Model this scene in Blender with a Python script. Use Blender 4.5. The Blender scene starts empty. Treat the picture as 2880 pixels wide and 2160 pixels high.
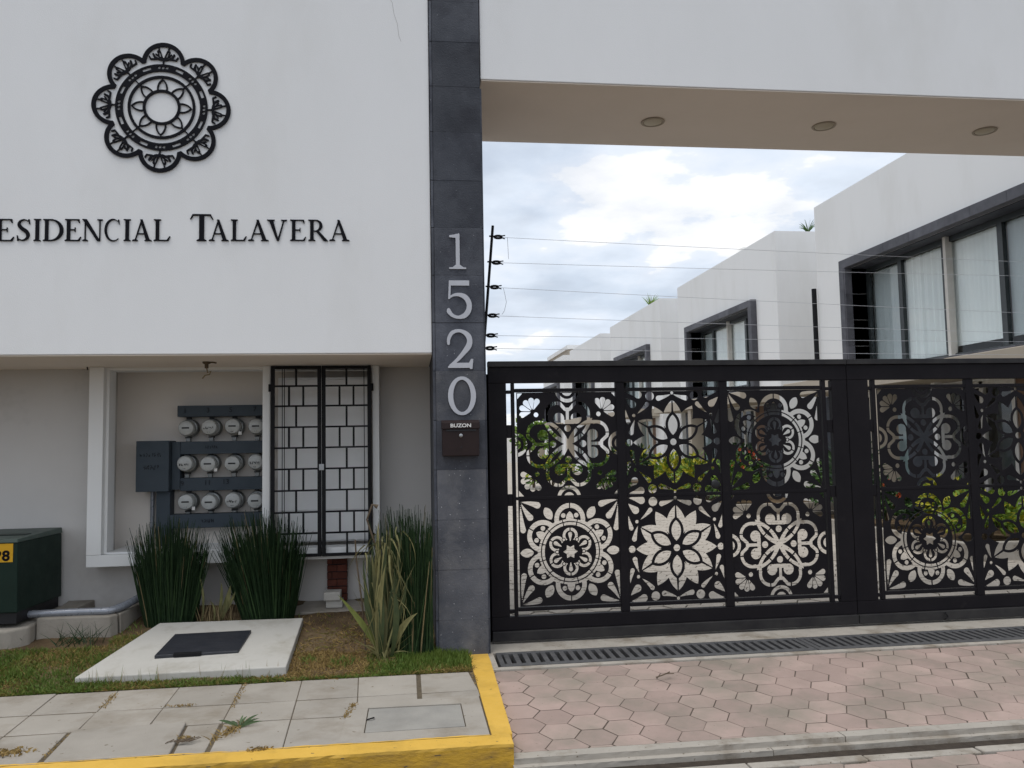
import bpy, bmesh, math, random
import numpy as np
from mathutils import Vector, Matrix
from mathutils.geometry import delaunay_2d_cdt

random.seed(7)
RNG = np.random.default_rng(11)
S = bpy.context.scene
COL = S.collection
R = math.radians

# ------------------------------------------------------------------ camera
CAM = np.array([0.0, -6.0, 1.509])
yaw, pit, rol = R(7.2), R(4.15), R(-1.08)
fw = np.array([math.sin(yaw)*math.cos(pit), math.cos(yaw)*math.cos(pit), math.sin(pit)])
r0 = np.array([math.cos(yaw), -math.sin(yaw), 0.0])
u0 = np.cross(r0, fw)
rr = r0*math.cos(rol) + u0*math.sin(rol)
uu = -r0*math.sin(rol) + u0*math.cos(rol)
cd = bpy.data.cameras.new('camera')
cam = bpy.data.objects.new('camera', cd)
COL.objects.link(cam)
cam.matrix_world = Matrix(((rr[0], uu[0], -fw[0], CAM[0]), (rr[1], uu[1], -fw[1], CAM[1]),
                           (rr[2], uu[2], -fw[2], CAM[2]), (0, 0, 0, 1)))
cd.sensor_width = 36.0
cd.lens = 28.75
cd.clip_start = 0.05
cd.clip_end = 3000
S.camera = cam

# ------------------------------------------------------------------ light
SUN_EL, SUN_AZ = R(74), R(228)          # azimuth clockwise from +Y
W = bpy.data.worlds.new('World')
S.world = W
W.use_nodes = True
nt = W.node_tree
nt.nodes.clear()
def wn(t, **k):
    n = nt.nodes.new(t)
    for a, b in k.items(): setattr(n, a, b)
    return n
out = wn('ShaderNodeOutputWorld'); bg = wn('ShaderNodeBackground')
bg.inputs['Strength'].default_value = 0.10
sky = wn('ShaderNodeTexSky', sky_type='NISHITA', sun_disc=False)
sky.sun_elevation = SUN_EL
sky.sun_rotation = SUN_AZ
sky.air_density = 1.0; sky.dust_density = 1.5
tc = wn('ShaderNodeTexCoord')
sep = wn('ShaderNodeSeparateXYZ')
nt.links.new(tc.outputs['Generated'], sep.inputs[0])
def wmath(op, a, b=None, clamp=False):
    n = wn('ShaderNodeMath', operation=op, use_clamp=clamp)
    for i, v in enumerate((a, b)):
        if v is None: continue
        if hasattr(v, 'is_output'): nt.links.new(v, n.inputs[i])
        else: n.inputs[i].default_value = v
    return n.outputs[0]
zc = wmath('MAXIMUM', wmath('ADD', sep.outputs['Z'], 0.16), 0.08)
px_ = wmath('DIVIDE', sep.outputs['X'], zc); py_ = wmath('DIVIDE', sep.outputs['Y'], zc)
comb = wn('ShaderNodeCombineXYZ')
nt.links.new(px_, comb.inputs[0]); nt.links.new(py_, comb.inputs[1])
def wnoise(scale, detail, rough, off):
    m = wn('ShaderNodeMapping'); m.inputs['Location'].default_value = off
    nt.links.new(comb.outputs[0], m.inputs[0])
    n = wn('ShaderNodeTexNoise'); n.inputs['Scale'].default_value = scale
    n.inputs['Detail'].default_value = detail; n.inputs['Roughness'].default_value = rough
    nt.links.new(m.outputs[0], n.inputs['Vector'])
    return n.outputs[0]
def wramp(v, stops):
    n = wn('ShaderNodeValToRGB')
    e = n.color_ramp.elements
    while len(e) < len(stops): e.new(0.5)
    for k, (p, c) in enumerate(stops):
        e[k].position = p; e[k].color = (c[0], c[1], c[2], 1)
    nt.links.new(v, n.inputs[0])
    return n.outputs['Color']
cov = wramp(wnoise(1.9, 9, 0.56, (3.1, 1.7, 0)), [(0.40, (0.80,)*3), (0.52, (1,)*3)])
shade = wramp(wnoise(2.1, 10, 0.52, (5.1, 2.2, 0.7)), [(0.36, (5.6, 6.2, 7.1)), (0.48, (6.5, 7.2, 8.2)), (0.555, (7.2, 7.7, 8.5)), (0.575, (8.3, 8.5, 8.8)), (0.68, (9.2, 9.2, 9.3))])
mixw = wn('ShaderNodeMix', data_type='RGBA')
nt.links.new(cov, mixw.inputs['Factor'])
nt.links.new(sky.outputs[0], mixw.inputs['A']); nt.links.new(shade, mixw.inputs['B'])
nt.links.new(mixw.outputs['Result'], bg.inputs['Color'])
nt.links.new(bg.outputs[0], out.inputs[0])

sd = bpy.data.lights.new('sun', 'SUN')
sd.energy = 1.4; sd.angle = R(28); sd.color = (1.0, 0.965, 0.91)
so = bpy.data.objects.new('sun', sd); COL.objects.link(so)
sdir = Vector((math.sin(SUN_AZ)*math.cos(SUN_EL), math.cos(SUN_AZ)*math.cos(SUN_EL), math.sin(SUN_EL)))
so.rotation_euler = sdir.to_track_quat('Z', 'Y').to_euler()
so.location = (-6, -8, 14)
S.view_settings.view_transform = 'Standard'
S.view_settings.look = 'None'
S.view_settings.gamma = 1.0
S.view_settings.use_curve_mapping = False
S.view_settings.exposure = 0.27

# ------------------------------------------------------------------ materials
def mat(name, c1, c2=None, scale=6.0, rough=0.7, bump=0.0, bscale=60.0, spec=0.4, metal=0.0,
        stain=None, sscale=1.5, slo=0.55, shi=0.75, speck=None, speckscale=90.0, speckpos=0.72,
        stretch=(1, 1, 1), var=0.0, detail=6.0):
    m = bpy.data.materials.new(name); m.use_nodes = True
    t = m.node_tree; N = t.nodes; L = t.links
    b = N['Principled BSDF']
    b.inputs['Roughness'].default_value = rough
    b.inputs['Metallic'].default_value = metal
    b.inputs['Specular IOR Level'].default_value = spec
    tc = N.new('ShaderNodeTexCoord')
    geo = N.new('ShaderNodeNewGeometry')
    mp = N.new('ShaderNodeMapping'); mp.inputs['Scale'].default_value = stretch
    L.new(geo.outputs['Position'], mp.inputs[0])
    vec = mp.outputs[0]
    def noise(sc, det=detail, ro=0.6):
        n = N.new('ShaderNodeTexNoise'); n.inputs['Scale'].default_value = sc
        n.inputs['Detail'].default_value = det; n.inputs['Roughness'].default_value = ro
        L.new(vec, n.inputs['Vector']); return n.outputs[0]
    def mr(v, a, bb):
        n = N.new('ShaderNodeMapRange'); n.inputs[1].default_value = a; n.inputs[2].default_value = bb
        L.new(v, n.inputs[0]); return n.outputs[0]
    def mixc(f, A, B):
        n = N.new('ShaderNodeMix'); n.data_type = 'RGBA'
        L.new(f, n.inputs['Factor'])
        for nm, v in (('A', A), ('B', B)):
            if hasattr(v, 'is_output'): L.new(v, n.inputs[nm])
            else: n.inputs[nm].default_value = (*v, 1)
        return n.outputs['Result']
    if c2 is None: c2 = tuple(x*0.88 for x in c1)
    col = mixc(mr(noise(scale), 0.3, 0.7), c1, c2)
    if stain: col = mixc(mr(noise(sscale, 5, 0.65), slo, shi), col, stain)
    if speck: col = mixc(mr(noise(speckscale, 2, 0.5), speckpos, speckpos+0.04), col, speck)
    if var:
        oi = N.new('ShaderNodeObjectInfo')
        h = N.new('ShaderNodeHueSaturation')
        v = N.new('ShaderNodeMapRange'); v.inputs[3].default_value = 1-var; v.inputs[4].default_value = 1+var
        L.new(oi.outputs['Random'], v.inputs[0]); L.new(v.outputs[0], h.inputs['Value'])
        L.new(col, h.inputs['Color']); col = h.outputs[0]
    L.new(col, b.inputs['Base Color'])
    rn = mr(noise(scale*2.3, 4), 0.2, 0.8)
    rm = N.new('ShaderNodeMapRange'); rm.inputs[3].default_value = max(0.03, rough-0.10); rm.inputs[4].default_value = min(1, rough+0.12)
    L.new(rn, rm.inputs[0]); L.new(rm.outputs[0], b.inputs['Roughness'])
    if bump:
        bp = N.new('ShaderNodeBump'); bp.inputs['Strength'].default_value = bump; bp.inputs['Distance'].default_value = 0.01
        L.new(noise(bscale, 5, 0.6), bp.inputs['Height']); L.new(bp.outputs[0], b.inputs['Normal'])
    return m

M = {}
M['plaster'] = mat('white_plaster', (0.82, 0.82, 0.825), (0.775, 0.775, 0.775), 0.9, 0.85, 0.16, 200, 0.2, stain=(0.71, 0.705, 0.69), sscale=0.8, slo=0.50, shi=0.85, stretch=(1, 1, .45))
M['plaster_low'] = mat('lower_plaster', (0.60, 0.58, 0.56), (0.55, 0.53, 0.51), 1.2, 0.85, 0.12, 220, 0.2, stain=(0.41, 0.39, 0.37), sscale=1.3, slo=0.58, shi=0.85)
M['trim'] = mat('white_trim', (0.80, 0.80, 0.79), (0.76, 0.76, 0.75), 1.2, 0.8, 0.08, 200, 0.2)
M['bright_white'] = mat('bright_white_paint', (0.90, 0.90, 0.90), (0.86, 0.86, 0.86), rough=0.5)
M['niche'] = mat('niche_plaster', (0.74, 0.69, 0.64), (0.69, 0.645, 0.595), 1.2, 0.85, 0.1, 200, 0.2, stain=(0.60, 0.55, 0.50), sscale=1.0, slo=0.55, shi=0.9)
M['soffit'] = mat('soffit_plaster', (0.86, 0.775, 0.70), (0.81, 0.73, 0.655), 1.5, 0.9, 0.06, 160, 0.15)  # same white paint as the walls, warm ground bounce put into the colour
M['house'] = mat('house_plaster', (0.80, 0.795, 0.785), (0.77, 0.765, 0.755), 0.5, 0.85, 0.05, 120, 0.2, stain=(0.69, 0.68, 0.655), sscale=0.9, slo=0.52, shi=0.85, stretch=(1, 1, .3))
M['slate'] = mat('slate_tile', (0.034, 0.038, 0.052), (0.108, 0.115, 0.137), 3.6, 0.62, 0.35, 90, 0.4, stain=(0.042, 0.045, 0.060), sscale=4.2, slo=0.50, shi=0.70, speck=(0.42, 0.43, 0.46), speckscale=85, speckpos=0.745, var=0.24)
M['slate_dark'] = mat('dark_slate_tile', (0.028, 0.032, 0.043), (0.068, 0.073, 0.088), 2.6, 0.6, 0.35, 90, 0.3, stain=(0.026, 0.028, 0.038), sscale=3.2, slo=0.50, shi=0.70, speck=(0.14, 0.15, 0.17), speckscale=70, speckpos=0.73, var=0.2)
M['slate_lit'] = mat('lit_slate_tile', (0.125, 0.127, 0.140), (0.062, 0.066, 0.079), 3.2, 0.75, 0.4, 90, 0.2, stain=(0.155, 0.153, 0.158), sscale=4.0, slo=0.48, shi=0.75, speck=(0.58, 0.58, 0.59), speckscale=75, speckpos=0.735, var=0.14)  # paler copy for the lower pillar tiles, brighter light put into the colour
M['slate_house'] = mat('house_slate', (0.055, 0.055, 0.066), (0.105, 0.105, 0.120), 4.0, 0.6, 0.2, 60, 0.4, var=0.22)
M['grout'] = mat('grout', (0.080, 0.084, 0.097), rough=0.95)
M['gate'] = mat('gate_paint', (0.0085, 0.0075, 0.0095), (0.014, 0.012, 0.014), 3.0, 0.55, 0.10, 120, 0.12, stain=(0.042, 0.038, 0.035), sscale=4, slo=0.62, shi=0.95)
M['rail'] = mat('gate_rail_metal', (0.016, 0.015, 0.017), (0.036, 0.034, 0.033), 7.0, 0.5, 0.1, 90, 0.25)
M['black'] = mat('black_iron', (0.008, 0.008, 0.010), (0.013, 0.013, 0.014), 10, 0.55, spec=0.15)
M['letter'] = mat('black_acrylic', (0.004, 0.004, 0.007), (0.007, 0.007, 0.010), 10, 0.5, 0.06, 120, 0.10)
M['digit'] = mat('grey_digit', (0.52, 0.53, 0.575), (0.47, 0.48, 0.52), 8, 0.45)
M['mailbox'] = mat('brown_metal', (0.022, 0.014, 0.014), (0.030, 0.019, 0.018), 12, 0.5, 0.05, 200, 0.18)
M['white'] = mat('white_paint', (0.78, 0.77, 0.74), rough=0.5)
M['steel'] = mat('steel', (0.42, 0.43, 0.44), (0.34, 0.35, 0.36), 20, 0.35, metal=0.9)
M['meterbox'] = mat('blue_grey_enamel', (0.042, 0.056, 0.072), (0.052, 0.068, 0.084), 5, 0.5, 0.04, 90, 0.25)
M['meterrim'] = mat('meter_rim', (0.24, 0.25, 0.245), (0.16, 0.17, 0.17), 14, 0.4, metal=0.5)
M['meterface'] = mat('meter_face', (0.47, 0.48, 0.465), (0.39, 0.40, 0.39), 20, 0.3, spec=0.6)
M['dark'] = mat('dark_plastic', (0.012, 0.012, 0.014), rough=0.5)
M['marker'] = mat('marker_ink', (0.014, 0.016, 0.022), rough=0.8)
M['green_box'] = mat('transformer_green', (0.007, 0.018, 0.013), (0.010, 0.024, 0.018), 4, 0.5, 0.05, 60, 0.2)
M['green_lid'] = mat('transformer_lid', (0.040, 0.062, 0.052), (0.060, 0.085, 0.072), 6, 0.5)
M['yellow_label'] = mat('yellow_sticker', (0.60, 0.33, 0.010), (0.54, 0.29, 0.008), 8, 0.4)
M['concrete'] = mat('concrete', (0.40, 0.375, 0.335), (0.33, 0.31, 0.275), 4.0, 0.88, 0.30, 110, 0.2, stain=(0.24, 0.215, 0.18), sscale=3.0, slo=0.58, shi=0.80)
M['concrete_pad'] = mat('pad_concrete', (0.33, 0.30, 0.26), (0.26, 0.235, 0.20), 5.0, 0.9, 0.35, 90, 0.2, stain=(0.15, 0.13, 0.105), sscale=3.5, slo=0.55, shi=0.8)
M['slab'] = mat('pale_slab', (0.50, 0.485, 0.45), (0.45, 0.435, 0.40), 2.5, 0.85, 0.18, 120, 0.2, stain=(0.31, 0.285, 0.235), sscale=3.0, slo=0.52, shi=0.80)
M['sidewalk'] = mat('sidewalk_concrete', (0.395, 0.362, 0.318), (0.325, 0.298, 0.26), 3.0, 0.9, 0.3, 150, 0.2, stain=(0.235, 0.20, 0.155), sscale=2.4, slo=0.48, shi=0.76, speck=(0.17, 0.14, 0.10), speckscale=22, speckpos=0.71, var=0.06)
M['cover'] = mat('cover_concrete', (0.345, 0.33, 0.30), (0.27, 0.26, 0.24), 5.0, 0.9, 0.3, 90, 0.2, stain=(0.27, 0.255, 0.23), sscale=4, slo=0.52, shi=0.80)
M['joint'] = mat('joint_dirt', (0.075, 0.058, 0.038), (0.14, 0.112, 0.075), 30, 0.95)
M['soil'] = mat('soil', (0.062, 0.042, 0.026), (0.145, 0.10, 0.058), 5.0, 0.95, 0.8, 45, 0.1, stain=(0.22, 0.165, 0.10), sscale=3.0, slo=0.5, shi=0.75, speck=(0.45, 0.38, 0.25), speckscale=120, speckpos=0.73)
M['kerb'] = mat('yellow_paint', (0.72, 0.445, 0.085), (0.66, 0.40, 0.065), 5.0, 0.65, 0.25, 60, 0.3, stain=(0.46, 0.285, 0.055), sscale=3.2, slo=0.50, shi=0.80, speck=(0.15, 0.105, 0.06), speckscale=34, speckpos=0.715)
M['kerb_shaded_dirty'] = mat('shaded_worn_yellow_paint', (0.62, 0.365, 0.045), (0.52, 0.30, 0.035), 4.0, 0.7, 0.5, 40, 0.3, stain=(0.27, 0.165, 0.05), sscale=6.0, slo=0.47, shi=0.68, speck=(0.13, 0.10, 0.065), speckscale=24, speckpos=0.675, stretch=(.6, 1, 1.6))  # kerb front face: shade put into a darker yellow, plus road splash grime
M['hex'] = mat('pink_paver', (0.425, 0.320, 0.280), (0.345, 0.262, 0.228), 3.0, 0.9, 0.35, 130, 0.2, stain=(0.265, 0.228, 0.188), sscale=1.3, slo=0.45, shi=0.64, var=0.11, speck=(0.24, 0.20, 0.16), speckscale=55, speckpos=0.70)
M['hex_far'] = mat('courtyard_paver', (0.46, 0.412, 0.355), (0.37, 0.33, 0.28), 5.0, 0.9, 0.2, 90, 0.2, var=0.06)
M['strip'] = mat('strip_concrete', (0.43, 0.395, 0.345), (0.35, 0.32, 0.28), 4.0, 0.9, 0.35, 120, 0.2, stain=(0.19, 0.155, 0.115), sscale=3.2, slo=0.49, shi=0.70, speck=(0.16, 0.13, 0.10), speckscale=45, speckpos=0.69)
M['gutter'] = mat('gutter_dirt', (0.030, 0.022, 0.016), (0.06, 0.046, 0.034), 16, 0.95, 0.8, 40)
M['sand'] = mat('joint_sand', (0.055, 0.040, 0.030), (0.11, 0.085, 0.066), 9.0, 0.95)
M['grate'] = mat('cast_iron', (0.060, 0.060, 0.063), (0.10, 0.098, 0.098), 12, 0.55, 0.15, 80, 0.5)
M['pit'] = mat('pit_dark', (0.010, 0.010, 0.011), rough=0.9)
M['asphalt'] = mat('asphalt', (0.05, 0.048, 0.046), (0.07, 0.067, 0.063), 20, 0.95, 0.4, 120)
M['lid'] = mat('black_lid', (0.016, 0.018, 0.025), (0.028, 0.030, 0.038), 8, 0.42, 0.2, 60, 0.5, stretch=(1, 5, 1))
M['brick'] = mat('dark_red_brick', (0.085, 0.022, 0.014), (0.12, 0.034, 0.020), 14, 0.85, 0.4, 80, var=0.25)
M['block'] = mat('white_block', (0.50, 0.48, 0.44), (0.44, 0.42, 0.38), 10, 0.85, 0.2, 120)
M['conduit'] = mat('grey_conduit', (0.30, 0.32, 0.36), (0.24, 0.255, 0.29), 15, 0.3, spec=0.6, metal=0.35)
M['reed'] = mat('reed_green', (0.009, 0.022, 0.009), (0.020, 0.040, 0.016), 24, 0.5, spec=0.2)
M['reed_light'] = mat('reed_light', (0.024, 0.050, 0.019), (0.042, 0.074, 0.028), 24, 0.5, spec=0.2)
M['reed_dry'] = mat('reed_dry', (0.26, 0.20, 0.10), (0.17, 0.12, 0.06), 24, 0.7)
M['agave_dry'] = mat('agave_dry', (0.155, 0.145, 0.055), (0.055, 0.06, 0.022), 16, 0.7, stretch=(1, 1, 0.4))
M['agave_pale'] = mat('agave_pale', (0.23, 0.21, 0.085), (0.14, 0.13, 0.05), 16, 0.7, stretch=(1, 1, 0.4))
M['agave_lime'] = mat('agave_lime', (0.19, 0.205, 0.045), (0.10, 0.125, 0.025), 16, 0.6, stretch=(1, 1, 0.4))
M['agave'] = mat('agave_green', (0.026, 0.046, 0.016), (0.06, 0.075, 0.024), 16, 0.55)
M['grass'] = mat('grass_green', (0.075, 0.135, 0.016), (0.125, 0.175, 0.026), 7, 0.6)
M['grass2'] = mat('grass_olive', (0.20, 0.175, 0.034), (0.135, 0.13, 0.024), 9, 0.7)
M['grass3'] = mat('grass_straw', (0.34, 0.235, 0.085), (0.21, 0.135, 0.042), 12, 0.8)
M['weed'] = mat('weed_green', (0.085, 0.135, 0.055), (0.05, 0.085, 0.03), 30, 0.6)
M['leaf'] = mat('leaf_green', (0.045, 0.105, 0.020), (0.075, 0.15, 0.03), 9, 0.5)
M['leaf_dark'] = mat('leaf_dark', (0.012, 0.034, 0.010), (0.024, 0.055, 0.016), 9, 0.5)
M['leaf_yellow'] = mat('leaf_yellow', (0.50, 0.44, 0.03), (0.33, 0.34, 0.025), 9, 0.5)
M['leaf_lime'] = mat('leaf_lime', (0.20, 0.30, 0.035), (0.13, 0.22, 0.025), 9, 0.5)
M['flower_red'] = mat('flower_red', (0.55, 0.05, 0.025), (0.62, 0.12, 0.04), 9, 0.5)
M['bark'] = mat('bark', (0.08, 0.055, 0.035), (0.12, 0.09, 0.06), 20, 0.9)
M['alu'] = mat('dark_aluminium', (0.022, 0.028, 0.030), (0.03, 0.036, 0.038), 10, 0.4, spec=0.5)
M['post'] = mat('cream_post', (0.62, 0.59, 0.54), rough=0.6)
M['curtain'] = mat('curtain', (0.86, 0.88, 0.86), (0.76, 0.79, 0.78), 3.0, 0.85, stretch=(1, 1, 0.15))
M['curtain_grey'] = mat('curtain_grey', (0.50, 0.54, 0.55), (0.43, 0.47, 0.48), 3.0, 0.85, stretch=(1, 1, 0.15))
M['curtain_teal'] = mat('curtain_teal', (0.38, 0.46, 0.46), (0.30, 0.385, 0.385), 3.0, 0.85, stretch=(1, 1, 0.15))
M['wood'] = mat('brown_door', (0.17, 0.095, 0.055), (0.12, 0.066, 0.038), 10, 0.6, stretch=(3, 3, 0.4))
M['canopy'] = mat('beige_render', (0.44, 0.385, 0.31), (0.40, 0.345, 0.28), 2, 0.85)
M['lens'] = mat('lamp_lens', (0.55, 0.49, 0.38), rough=0.4)
M['wire'] = mat('thin_wire', (0.62, 0.63, 0.65), rough=0.4, metal=0.2)
M['crack'] = mat('hairline', (0.36, 0.35, 0.34), rough=0.9)
g = bpy.data.materials.new('window_glass'); g.use_nodes = True
t = g.node_tree; t.nodes.clear()
o_ = t.nodes.new('ShaderNodeOutputMaterial'); mx = t.nodes.new('ShaderNodeMixShader')
tr = t.nodes.new('ShaderNodeBsdfTransparent'); tr.inputs[0].default_value = (0.97, 0.985, 0.985, 1)
gl = t.nodes.new('ShaderNodeBsdfGlossy'); gl.inputs['Roughness'].default_value = 0.02
fr = t.nodes.new('ShaderNodeFresnel'); fr.inputs[0].default_value = 1.5
ge = t.nodes.new('ShaderNodeNewGeometry'); m1 = t.nodes.new('ShaderNodeMath'); m1.operation = 'SUBTRACT'; m1.inputs[0].default_value = 1.0; t.links.new(ge.outputs['Backfacing'], m1.inputs[1])
m2 = t.nodes.new('ShaderNodeMath'); m2.operation = 'MULTIPLY'; t.links.new(fr.outputs[0], m2.inputs[0]); t.links.new(m1.outputs[0], m2.inputs[1])
t.links.new(m2.outputs[0], mx.inputs[0]); t.links.new(tr.outputs[0], mx.inputs[1]); t.links.new(gl.outputs[0], mx.inputs[2])
t.links.new(mx.outputs[0], o_.inputs[0])
M['glass'] = g

# ------------------------------------------------------------------ helpers
def link(name, me, parent=None):
    o = bpy.data.objects.new(name, me); COL.objects.link(o)
    if parent is not None: o.parent = parent
    return o
def tag(o, label=None, cat=None, group=None, kind=None):
    if label: o['label'] = label
    if cat: o['category'] = cat
    if group: o['group'] = group
    if kind: o['kind'] = kind
    return o
def empty(name, loc, label, cat, group=None, rz=0.0):
    o = link(name, None); o.empty_display_size = 0.1
    o.location = loc; o.rotation_euler = (0, 0, rz)
    o['_w'] = 0
    del o['_w']
    return tag(o, label, cat, group)

class MB:
    """collects polygons in world coordinates, builds ONE mesh object"""
    def __init__(s): s.v = []; s.f = []; s.mi = []; s.cur = 0
    def add(s, vs, fs):
        n = len(s.v); s.v += [tuple(map(float, p)) for p in vs]
        s.f += [tuple(i+n for i in f) for f in fs]; s.mi += [s.cur]*len(fs)
        return s
    def box(s, x0, x1, y0, y1, z0, z1):
        return s.add([(x0,y0,z0),(x1,y0,z0),(x1,y1,z0),(x0,y1,z0),(x0,y0,z1),(x1,y0,z1),(x1,y1,z1),(x0,y1,z1)],
                     [(0,3,2,1),(4,5,6,7),(0,1,5,4),(1,2,6,5),(2,3,7,6),(3,0,4,7)])
    def hexa(s, b, t):
        """prism from bottom ring b and top ring t (same count, ccw seen from above)"""
        n = len(b)
        fs = [tuple(range(n-1, -1, -1)), tuple(range(n, 2*n))]
        fs += [(i, (i+1) % n, n+(i+1) % n, n+i) for i in range(n)]
        return s.add(list(b)+list(t), fs)
    def tube(s, pts, r, n=8, cap=True):
        pts = [Vector(p) for p in pts]
        rs = r if hasattr(r, '__len__') else [r]*len(pts)
        vs = []; fs = []
        up = None
        for i, p in enumerate(pts):
            d = (pts[min(i+1, len(pts)-1)] - pts[max(i-1, 0)]).normalized()
            if up is None:
                a = Vector((0, 0, 1)) if abs(d.z) < 0.9 else Vector((1, 0, 0))
                up = d.cross(a).normalized()
            up = (up - d*up.dot(d)).normalized()
            w = d.cross(up)
            for k in range(n):
                an = 2*math.pi*k/n
                vs.append(p + (up*math.cos(an) + w*math.sin(an))*rs[i])
        for i in range(len(pts)-1):
            for k in range(n):
                fs.append((i*n+k, i*n+(k+1) % n, (i+1)*n+(k+1) % n, (i+1)*n+k))
        if cap:
            fs.append(tuple(range(n-1, -1, -1))); fs.append(tuple(range((len(pts)-1)*n, len(pts)*n)))
        return s.add(vs, fs)
    def cyl(s, p0, p1, r, n=20): return s.tube([p0, p1], r, n)
    def lathe(s, origin, axis, prof, n=24):
        """prof: list of (radius, height along axis)"""
        ax = Vector(axis).normalized()
        a = Vector((0, 0, 1)) if abs(ax.z) < 0.9 else Vector((1, 0, 0))
        u = ax.cross(a).normalized(); w = ax.cross(u); O = Vector(origin)
        vs = []; fs = []
        for (r, h) in prof:
            for k in range(n):
                an = 2*math.pi*k/n
                vs.append(O + ax*h + (u*math.cos(an) + w*math.sin(an))*max(r, 1e-4))
        for i in range(len(prof)-1):
            for k in range(n):
                fs.append((i*n+k, i*n+(k+1) % n, (i+1)*n+(k+1) % n, (i+1)*n+k))
        fs.append(tuple(range(n-1, -1, -1))); fs.append(tuple(range((len(prof)-1)*n, len(prof)*n)))
        return s.add(vs, fs)
    def build(s, name, mats, parent=None, bevel=0.0, smooth=False, seg=2, fix=True):
        me = bpy.data.meshes.new(name)
        off = Vector(parent_loc(parent)) if parent is not None else Vector((0, 0, 0))
        inv = pinv(parent)
        vs = [tuple(inv @ Vector(p)) for p in s.v]
        me.from_pydata(vs, [], s.f); me.update()
        if not isinstance(mats, (list, tuple)): mats = [mats]
        for m in mats: me.materials.append(m)
        if len(mats) > 1: me.polygons.foreach_set('material_index', s.mi)
        if fix:
            bm = bmesh.new(); bm.from_mesh(me)
            bmesh.ops.recalc_face_normals(bm, faces=bm.faces); bm.to_mesh(me); bm.free()
        o = link(name, me, parent)
        if smooth:
            for p in me.polygons: p.use_smooth = True
            me.set_sharp_from_angle(angle=R(40))
        if bevel:
            md = o.modifiers.new('bevel', 'BEVEL'); md.width = bevel; md.segments = seg; md.limit_method = 'ANGLE'
        return o
def parent_loc(p): return p.location
def pinv(p):
    m = Matrix.Identity(4)
    chain = []
    while p is not None: chain.append(p); p = p.parent
    for q in reversed(chain):
        m = m @ (Matrix.Translation(q.location) @ q.rotation_euler.to_matrix().to_4x4())
    return m.inverted()
def copy_child(o, parent, loc=None):
    c = o.copy(); COL.objects.link(c); c.parent = parent
    if loc is not None: c.location = loc
    return c
def copy_tree(root, loc, rz=None):
    r = root.copy(); COL.objects.link(r); r.location = loc
    if rz is not None: r.rotation_euler = (0, 0, rz)
    for ch in list(root.children):
        c = ch.copy(); COL.objects.link(c); c.parent = r
        for gch in list(ch.children):
            d = gch.copy(); COL.objects.link(d); d.parent = c
    return r

# ------------------------------------------------------------------ signed distance drawings -> sheet meshes
def sd_circle(X, Y, cx, cy, r): return np.hypot(X-cx, Y-cy) - r
def sd_ell(X, Y, cx, cy, rx, ry):
    k = np.hypot((X-cx)/rx, (Y-cy)/ry); return (k-1)*min(rx, ry)
def sd_box(X, Y, x0, x1, y0, y1):
    dx = np.maximum(x0-X, X-x1); dy = np.maximum(y0-Y, Y-y1)
    return np.minimum(np.maximum(dx, dy), 0) + np.hypot(np.maximum(dx, 0), np.maximum(dy, 0))
def sd_seg(X, Y, a, b, r):
    ax, ay = a; bx, by = b; ux, uy = bx-ax, by-ay
    h = np.clip(((X-ax)*ux + (Y-ay)*uy)/(ux*ux+uy*uy+1e-12), 0, 1)
    return np.hypot(X-ax-ux*h, Y-ay-uy*h) - r
def sd_drop(X, Y, tip, c, r, bend=0.0, rt=0.006, n=14):
    """tear drop from a fine tip to a round end"""
    ax, ay = tip; bx, by = c; nx, ny = -(by-ay), (bx-ax)
    d = None
    for k in range(n):
        s0 = k/(n-1); w = 4*s0*(1-s0)*bend
        p = (ax+(bx-ax)*s0+nx*w, ay+(by-ay)*s0+ny*w)
        q = sd_circle(X, Y, p[0], p[1], rt+(r-rt)*s0**0.9)
        d = q if d is None else np.minimum(d, q)
    return d
def sd_lens(X, Y, a, b, w):
    """pointed leaf from a to b, half width w"""
    ax, ay = a; bx, by = b; L = math.hypot(bx-ax, by-ay); h = L/2
    ux, uy = (bx-ax)/L, (by-ay)/L; mx, my = (ax+bx)/2, (ay+by)/2
    s = (X-mx)*ux + (Y-my)*uy; t_ = -(X-mx)*uy + (Y-my)*ux
    rad = (h*h+w*w)/(2*w); off = rad-w
    return np.hypot(s, np.abs(t_)+off) - rad
def sd_poly(X, Y, pts):
    n = len(pts); d = np.full(X.shape, 1e9); s = np.ones(X.shape)
    for i in range(n):
        ax, ay = pts[i]; bx, by = pts[i-1]
        ex, ey = bx-ax, by-ay; wx, wy = X-ax, Y-ay
        h = np.clip((wx*ex+wy*ey)/(ex*ex+ey*ey+1e-12), 0, 1)
        d = np.minimum(d, (wx-ex*h)**2 + (wy-ey*h)**2)
        c1 = Y >= ay; c2 = Y < by; c3 = ex*wy > ey*wx
        flip = (c1 & c2 & c3) | (~c1 & ~c2 & ~c3)
        s = np.where(flip, -s, s)
    return s*np.sqrt(d)
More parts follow.
